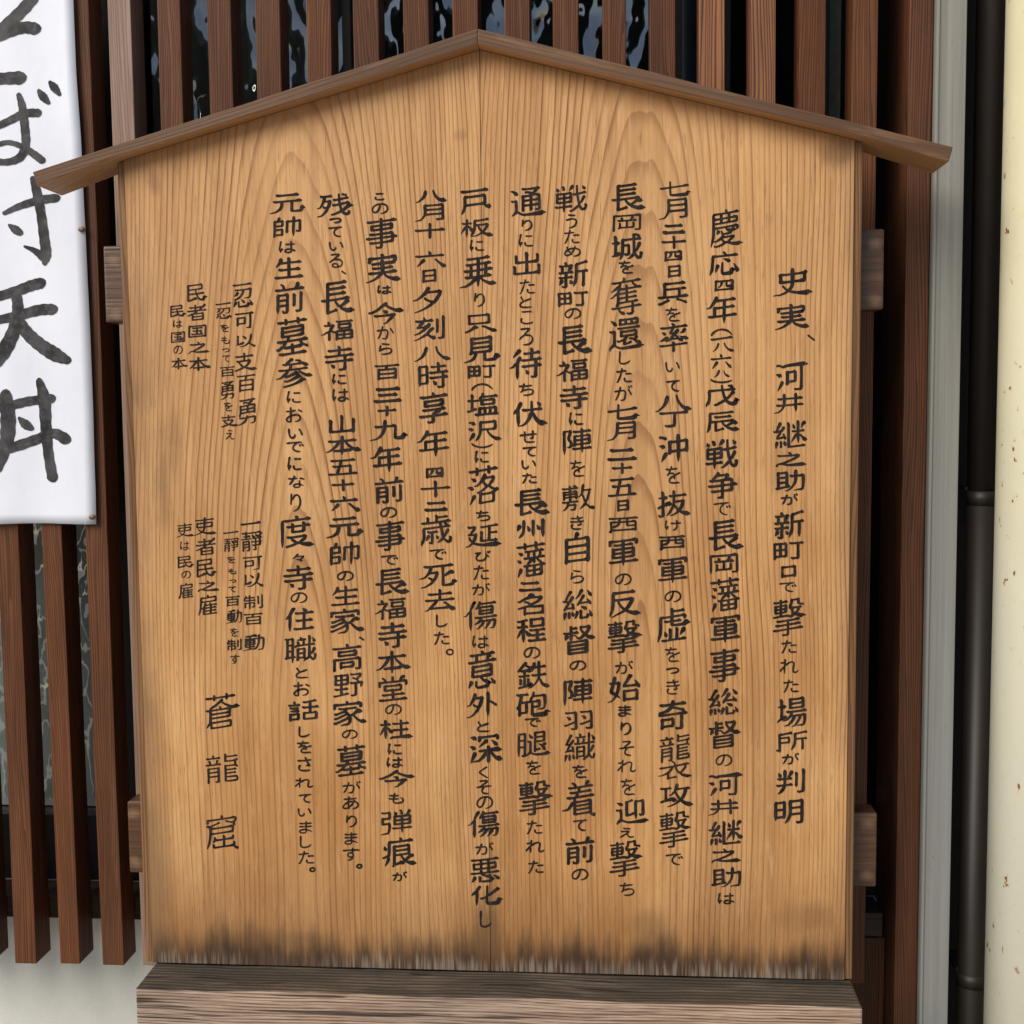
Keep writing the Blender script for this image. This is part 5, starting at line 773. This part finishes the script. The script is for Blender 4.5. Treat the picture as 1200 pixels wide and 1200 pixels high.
'野': [[0, 50, 25, 50, 124], [0, 25, 48, 76, 48], [0, 114, 51, 127, 36, 129, 30, 129, 25], [1, 129, 25, 89, 25], [0, 114, 51, 123, 69], [1, 114, 51, 98, 44], [0, 110, 69, 110, 132], [1, 109, 132, 93, 135], [2, 88, 70, 136, 70], [1, 136, 70, 130, 94], [3, 75, 96, 25, 96], [1, 79, 121, 20, 131], [0, 50, 25, 76, 25], [0, 76, 25, 76, 70], [0, 76, 71, 26, 71], [0, 26, 71, 26, 24], [0, 26, 24, 50, 24]],
'鉄': [[2, 53, 17, 21, 52], [1, 48, 25, 69, 41], [3, 88, 25, 85, 42, 78, 60], [1, 86, 42, 133, 42], [3, 107, 19, 107, 72, 105, 96, 89, 121, 78, 130, 72, 133], [1, 27, 47, 33, 52, 37, 53, 61, 53], [0, 47, 53, 47, 124], [3, 66, 77, 25, 77], [3, 80, 79, 136, 79], [1, 106, 96, 112, 101, 119, 116, 124, 123, 132, 130, 136, 132], [3, 70, 117, 68, 120, 65, 121, 24, 129], [3, 63, 92, 63, 114], [3, 31, 112, 31, 93]],
'長': [[2, 122, 23, 48, 23], [0, 47, 23, 47, 131], [1, 45, 131, 84, 123], [1, 47, 43, 119, 43], [1, 47, 63, 119, 63], [3, 23, 84, 136, 84], [1, 79, 85, 80, 93, 84, 99, 92, 109, 100, 114, 106, 121, 132, 132, 143, 130], [1, 101, 113, 125, 98, 133, 96]],
'陣': [[3, 100, 19, 100, 135], [3, 136, 31, 66, 31], [0, 70, 72, 132, 72], [0, 70, 93, 70, 53], [0, 70, 53, 132, 53], [0, 132, 53, 132, 93], [0, 132, 93, 70, 93], [0, 70, 93, 65, 98], [3, 138, 115, 63, 115], [2, 39, 102, 44, 104, 49, 102, 53, 99, 55, 92, 55, 84, 53, 77, 44, 60, 52, 32, 52, 24], [0, 52, 24, 26, 24], [1, 26, 24, 26, 135]],
'雇': [[1, 81, 29, 78, 18], [0, 36, 54, 126, 54], [0, 127, 54, 127, 30], [0, 127, 30, 37, 30], [1, 37, 30, 35, 91, 30, 113, 23, 131], [2, 64, 65, 54, 90], [1, 61, 76, 133, 76], [1, 96, 76, 90, 64], [0, 97, 76, 97, 129], [1, 35, 93, 129, 93], [0, 55, 90, 55, 130], [1, 55, 111, 129, 111], [2, 135, 130, 56, 130]],
'靜': [[2, 46, 19, 46, 62], [3, 23, 26, 134, 26], [3, 26, 45, 69, 45], [2, 139, 34, 133, 38, 128, 53, 130, 70, 130, 105], [3, 73, 62, 20, 62], [1, 129, 62, 86, 62], [0, 103, 63, 103, 134], [1, 103, 134, 91, 134], [0, 129, 62, 136, 58], [2, 78, 84, 138, 84], [0, 29, 95, 65, 95], [1, 130, 105, 85, 105], [0, 29, 112, 65, 112], [2, 29, 135, 29, 77], [0, 30, 77, 64, 77], [0, 64, 77, 64, 134], [1, 64, 134, 53, 136], [3, 84, 40, 87, 51], [3, 107, 47, 104, 37]],
'高': [[1, 81, 31, 79, 16], [3, 134, 32, 23, 32], [0, 54, 121, 102, 121], [0, 103, 121, 103, 101], [0, 103, 101, 55, 101], [0, 54, 101, 54, 127], [2, 114, 134, 129, 134], [0, 129, 133, 129, 85], [0, 130, 85, 28, 85], [1, 28, 85, 28, 135], [0, 47, 49, 115, 49], [0, 114, 50, 114, 67], [0, 114, 67, 45, 67], [0, 46, 67, 46, 48]],
'龍': [[2, 93, 18, 93, 48], [0, 93, 48, 130, 48], [1, 92, 28, 137, 28], [1, 49, 29, 47, 19], [3, 72, 30, 23, 30], [0, 130, 49, 136, 44], [0, 130, 49, 130, 68], [1, 37, 57, 34, 41], [3, 21, 58, 75, 58], [1, 59, 57, 63, 41], [0, 130, 68, 136, 73], [0, 130, 68, 92, 68], [0, 93, 69, 93, 133], [0, 94, 133, 103, 135, 127, 135, 133, 134, 137, 131], [0, 137, 131, 137, 124, 135, 119, 132, 117, 92, 116], [1, 92, 85, 132, 85], [0, 28, 91, 68, 91], [1, 92, 100, 131, 100], [0, 28, 109, 68, 109], [2, 29, 135, 29, 75], [0, 29, 74, 67, 74], [0, 67, 74, 67, 133], [1, 67, 134, 57, 134]],
'（': [[3, 135, 17, 124, 31, 117, 44, 114, 54, 111, 77, 114, 100, 118, 111, 124, 123, 130, 131, 134, 136, 139, 138]],
'）': [[3, 20, 138, 25, 136, 28, 133, 39, 115, 45, 96, 47, 83, 47, 69, 43, 51, 35, 31, 24, 17]]
}

GL = {ch: [(s[0], list(zip(s[1::2], s[2::2]))) for s in st] for ch, st in GLYPHS.items()}
COLS=[
("main",[(320,929),(500,925),(760,924),(830,928),(960,925)],"史314-348 実356-387 、392-400@951 河424-460 井460-485 継492-527 之529-548 助550-576 が578-592 新598-632 町634-657 口662-678 で682-694 撃700-746 た750-766 れ772-790 た796-812 場816-852 所856-882 が882-896 判900-932 明936-966"),
("main",[(245,850),(450,845),(530,845),(620,848),(700,850),(860,847),(1060,851)],"慶245-291 応294-324 四327-342 年347-380 （385-394 一394-399 八401-413 六414-433 八433-443 ）444-449 戊450-478 辰481-508 戦514-551 争553-585 で588-604 長608-646 岡648-674 藩676-718 軍720-754 事760-800 総806-840 督844-878 の884-898 河906-934 井936-956 継960-992 之994-1012 助1016-1040 は1046-1060"),
("main",[(212,790),(420,789),(620,788),(720,788),(1014,791)],"七212-230 月231-258 二262-275 十276-292 四293-307 日310-326 兵329-359 を360-377 率378-413 い424-436 て445-459 八462-483 丁481-501 沖508-543 を546-567 抜574-607 け609-622 西627-645 軍652-684 の692-706 虚712-754 を758-776 つ782-790 き796-814 奇820-856 襲860-914 攻918-946 撃950-994 で1000-1014"),
("main",[(214,735),(410,733),(480,729),(620,730),(760,730),(860,734),(930,736),(950,740),(984,732),(1050,734)],"長214-248 岡250-272 城273-306 を305-321 奪325-369 還371-413 し411-427 た431-449 が451-470 七473-492 月493-517 二525-541 十542-556 五559-583 日585-600 西605-625 軍630-664 の672-686 反691-724 撃726-766 が774-790 始790-824 ま826-840 り846-862 そ868-886 れ890-906 を912-932 迎936-968 え970-982 撃984-1028 ち1034-1050"),
("main",[(216,669),(320,671),(450,672),(520,677),(620,676),(1032,680)],"戦216-250 う251-268 た269-286 め288-301 新305-338 町341-360 の361-374 長380-416 福420-448 寺451-480 に483-499 陣501-534 を539-559 敷567-600 き604-621 自624-662 ら668-684 総690-728 督732-768 の774-786 陣794-828 羽832-856 織858-894 を896-912 着914-956 て960-974 前980-1014 の1018-1032"),
("main",[(218,617),(450,617),(560,621),(860,624),(1024,628)],"通218-255 り257-271 に274-290 出295-323 た327-345 と347-361 こ364-380 ろ384-405 待407-446 ち449-464 伏469-501 せ504-519 て523-535 い539-550 た554-567 長572-605 州607-632 藩634-678 二681-694 名696-722 程723-754 の758-772 鉄774-808 砲810-840 で841-852 腿856-888 を891-908 撃914-956 た961-978 れ984-1000 た1008-1024"),
("main",[(220,556),(300,559),(440,565),(600,566),(740,563),(900,567),(1087,569)],"戸220-253 板255-279 に281-295 乗299-338 り343-360 只367-391 見393-426 町427-444 （449-458 塩460-488 沢492-518 ）519-525 に528-543 落545-593 ち598-611 延613-642 び645-658 た662-680 が683-698 傷704-740 は744-760 意762-808 外810-842 と845-858 深860-896 く898-912 そ914-931 の933-948 傷950-983 が987-1002 悪1004-1035 化1037-1062 し1067-1087"),
("main",[(222,505),(360,502),(440,508),(620,511),(700,515),(768,520)],"八222-238 月238-260 十261-280 六293-314 日315-332 夕336-367 刻369-400 八405-424 時424-455 享459-497 年504-536 四547-561 十563-583 二587-600 歳603-641 で643-656 死660-690 去690-717 し720-735 た740-756 。760-768@527"),
("main",[(226,445),(340,450),(480,454),(620,456),(900,463),(1033,468)],"こ226-235 の238-251 事255-292 実297-332 は334-345 今354-380 か382-398 ら402-416 百426-446 三453-473 十475-488 九492-517 年523-554 前558-591 の594-607 事610-646 で650-662 長665-698 福700-727 寺729-760 本762-790 堂791-823 の825-838 柱842-867 に871-885 は887-900 今902-923 も929-942 弾948-979 痕981-1017 が1021-1033"),
("main",[(226,393),(370,395),(480,400),(620,404),(750,406),(880,411),(1017,412)],"残226-255 っ255-262 て265-278 い283-294 る297-314 、317-322@403 長328-369 福374-400 寺405-435 に438-451 は455-471 山486-508 本510-534 五537-558 十561-576 六580-600 元605-631 帥634-664 の669-681 生686-711 家713-743 、746-751@424 高754-788 野788-818 家821-851 の855-866 墓872-911 が915-930 あ933-949 り955-970 ま975-990 す993-1009 。1012-1018@421"),
("main",[(226,336),(350,339),(420,344),(600,347),(720,351),(860,356),(1022,359)],"元226-251 帥253-279 は282-297 生301-328 前330-369 墓371-418 参420-455 に458-473 お477-495 い502-514 で517-530 に535-552 な557-572 り578-600 度604-643 々649-658 寺662-692 の694-707 住711-741 職744-778 と782-795 お799-816 話819-846 し851-864 を868-883 さ887-904 れ911-924 て930-941 い947-957 ま962-977 し979-994 た997-1013 。1016-1022@366"),
("small",[(331,284),(499,290)],"一331-336 忍337-361 可365-385 以391-407 支413-436 百438-460 勇466-499"),
("tiny",[(354,262),(515,269)],"一354-358 忍360-374 を380-389 も394-403 っ408-413 て416-424 百429-442 勇446-469 を471-482 支486-501 え504-515"),
("small",[(332,230),(435,233)],"民332-354 者356-376 国380-396 之400-415 本418-435"),
("tiny",[(357,207),(433,210)],"民357-372 は375-384 国388-402 の405-415 本419-433"),
("small",[(611,294),(763,298)],"一611-616 靜622-647 可651-668 以671-688 制696-714 百718-733 動743-763"),
("tiny",[(622,270),(778,276)],"一622-626 靜630-647 を652-660 も666-673 っ679-683 て687-694 百698-711 動714-731 を736-746 制748-763 す767-778"),
("small",[(606,239),(722,244)],"吏606-628 者630-651 民654-677 之680-694 雇697-722"),
("tiny",[(613,217),(702,218)],"吏613-630 は634-645 民651-666 の669-678 雇683-702"),
("large",[(812,259),(996,260)],"蒼812-855 龍883-919 窟955-996"),
]

rnd = random.Random(5)
SIZES = {'main': (41, 25, 1.0), 'small': (27, 17, .62), 'tiny': (21, 14, .5), 'large': (43, 26, .85)}
for kind, xs, text in COLS:
    em, emk, wt = SIZES[kind]; V3 = []; F3 = []; cnt = 0
    def flush(name='calligraphy_column'):
        me = bpy.data.meshes.new(name); me.from_pydata(V3, [], F3)
        o = bpy.data.objects.new(name, me); COL.objects.link(o); me.materials.append(M['ink']); o.parent = board
    for tk in text.split():
        ch = tk[0]; rest = tk[1:]
        cx = None
        if '@' in rest: rest, cx = rest.split('@'); cx = float(cx)
        y0, y1 = map(float, rest.split('-')); yc = (y0+y1)/2
        if cx is None:
            cx = xs[0][1] if yc < xs[0][0] else xs[-1][1]
            for (a, u), (b, v) in zip(xs, xs[1:]):
                if a <= yc <= b: cx = u+(v-u)*(yc-a)/(b-a)
            cx += rnd.uniform(-.8, .8)
        kana = '\u3040' <= ch <= '\u309f' or ch in '、。（）'
        small = ch in '八六一' and kind == 'main' and 390 < yc < 445 and cx > 840
        sh = 0 if ch in '、。（）' else (.05 if kana else .145)
        ang = rnd.uniform(-.02, .02)
        S = [(fl, [(x+(y-80)*ang, y-sh*(x-80)) for x, y in q]) for fl, q in GL[ch]]
        X = [p[0] for _, q in S for p in q]; Y = [p[1] for _, q in S for p in q]
        bw, bh = max(X)-min(X), max(Y)-min(Y)
        e = emk if kana else (30 if small else em)
        if ch in '（）':
            # vertical text turns the brackets
            S = [(fl, [(80-(y-80), x if ch == '（' else x) for x, y in q]) for fl, q in S]
            X = [p[0] for _, q in S for p in q]; Y = [p[1] for _, q in S for p in q]; bw, bh = max(X)-min(X), max(Y)-min(Y); e = 28
        n = len(S)
        wpx = (4.75-.066*n)*wt if not kana else 2.2*(wt**.8)
        if small: wpx *= .7
        wpx *= 1+rnd.uniform(-.07, .07)
        sy0 = max(y1-y0-wpx*.85, 2)/max(bh, 1)
        if not kana and ch not in '一二三': wpx *= min(1, max(.72, (sy0/(e/160*1.12))**.4))
        sx = e/160*1.12*(1+rnd.uniform(-.04, .04)) if not kana or ch in '（）' else min(e/160*1.12, (y1-y0)/max(bh, 1)*1.35)
        if kana and ch in 'いこてにうくしり': sx *= .9
        if not kana: sx = min(sx, sy0*(1.45 if ch in '日口' else 1.9 if ch in '四百見月' else 2.3))
        if ch in '参奪': wpx *= .8
        if ch == '々': sx = .16; wpx *= .6
        if ch in '、。': sx = (y1-y0)/max(bh, 1)*.9
        H = max(y1-y0-wpx*.85, 2); sy = H/max(bh, 1)
        if ch == '一': sy = sx
        mx, my = (max(X)+min(X))/2, (max(Y)+min(Y))/2
        for fl, q in S:
            P = [(cx+(x-mx)*sx, yc+(y-my)*sy) for x, y in q]
            wj = wpx*(1+rnd.uniform(-.09, .09))
            L = sum(math.dist(a, b) for a, b in zip(P, P[1:]))
            if L < .5: continue
            s6 = 3.4                         # the brush routine works on a bigger grid
            V, F = brush_stroke([(x*s6, y*s6) for x, y in P], wj*s6, fl//2, fl % 2, kana, rnd)
            b0 = len(V3); cnt += 1
            for x, y in V: V3.append(at(x/s6, y/s6, -.00025-.0000035*(cnt % 90))-board.location)
            F3 += [tuple(b0+i for i in f) for f in F]
        if kind == 'large': flush('calligraphy_character'); V3 = []; F3 = []
    if V3: flush()
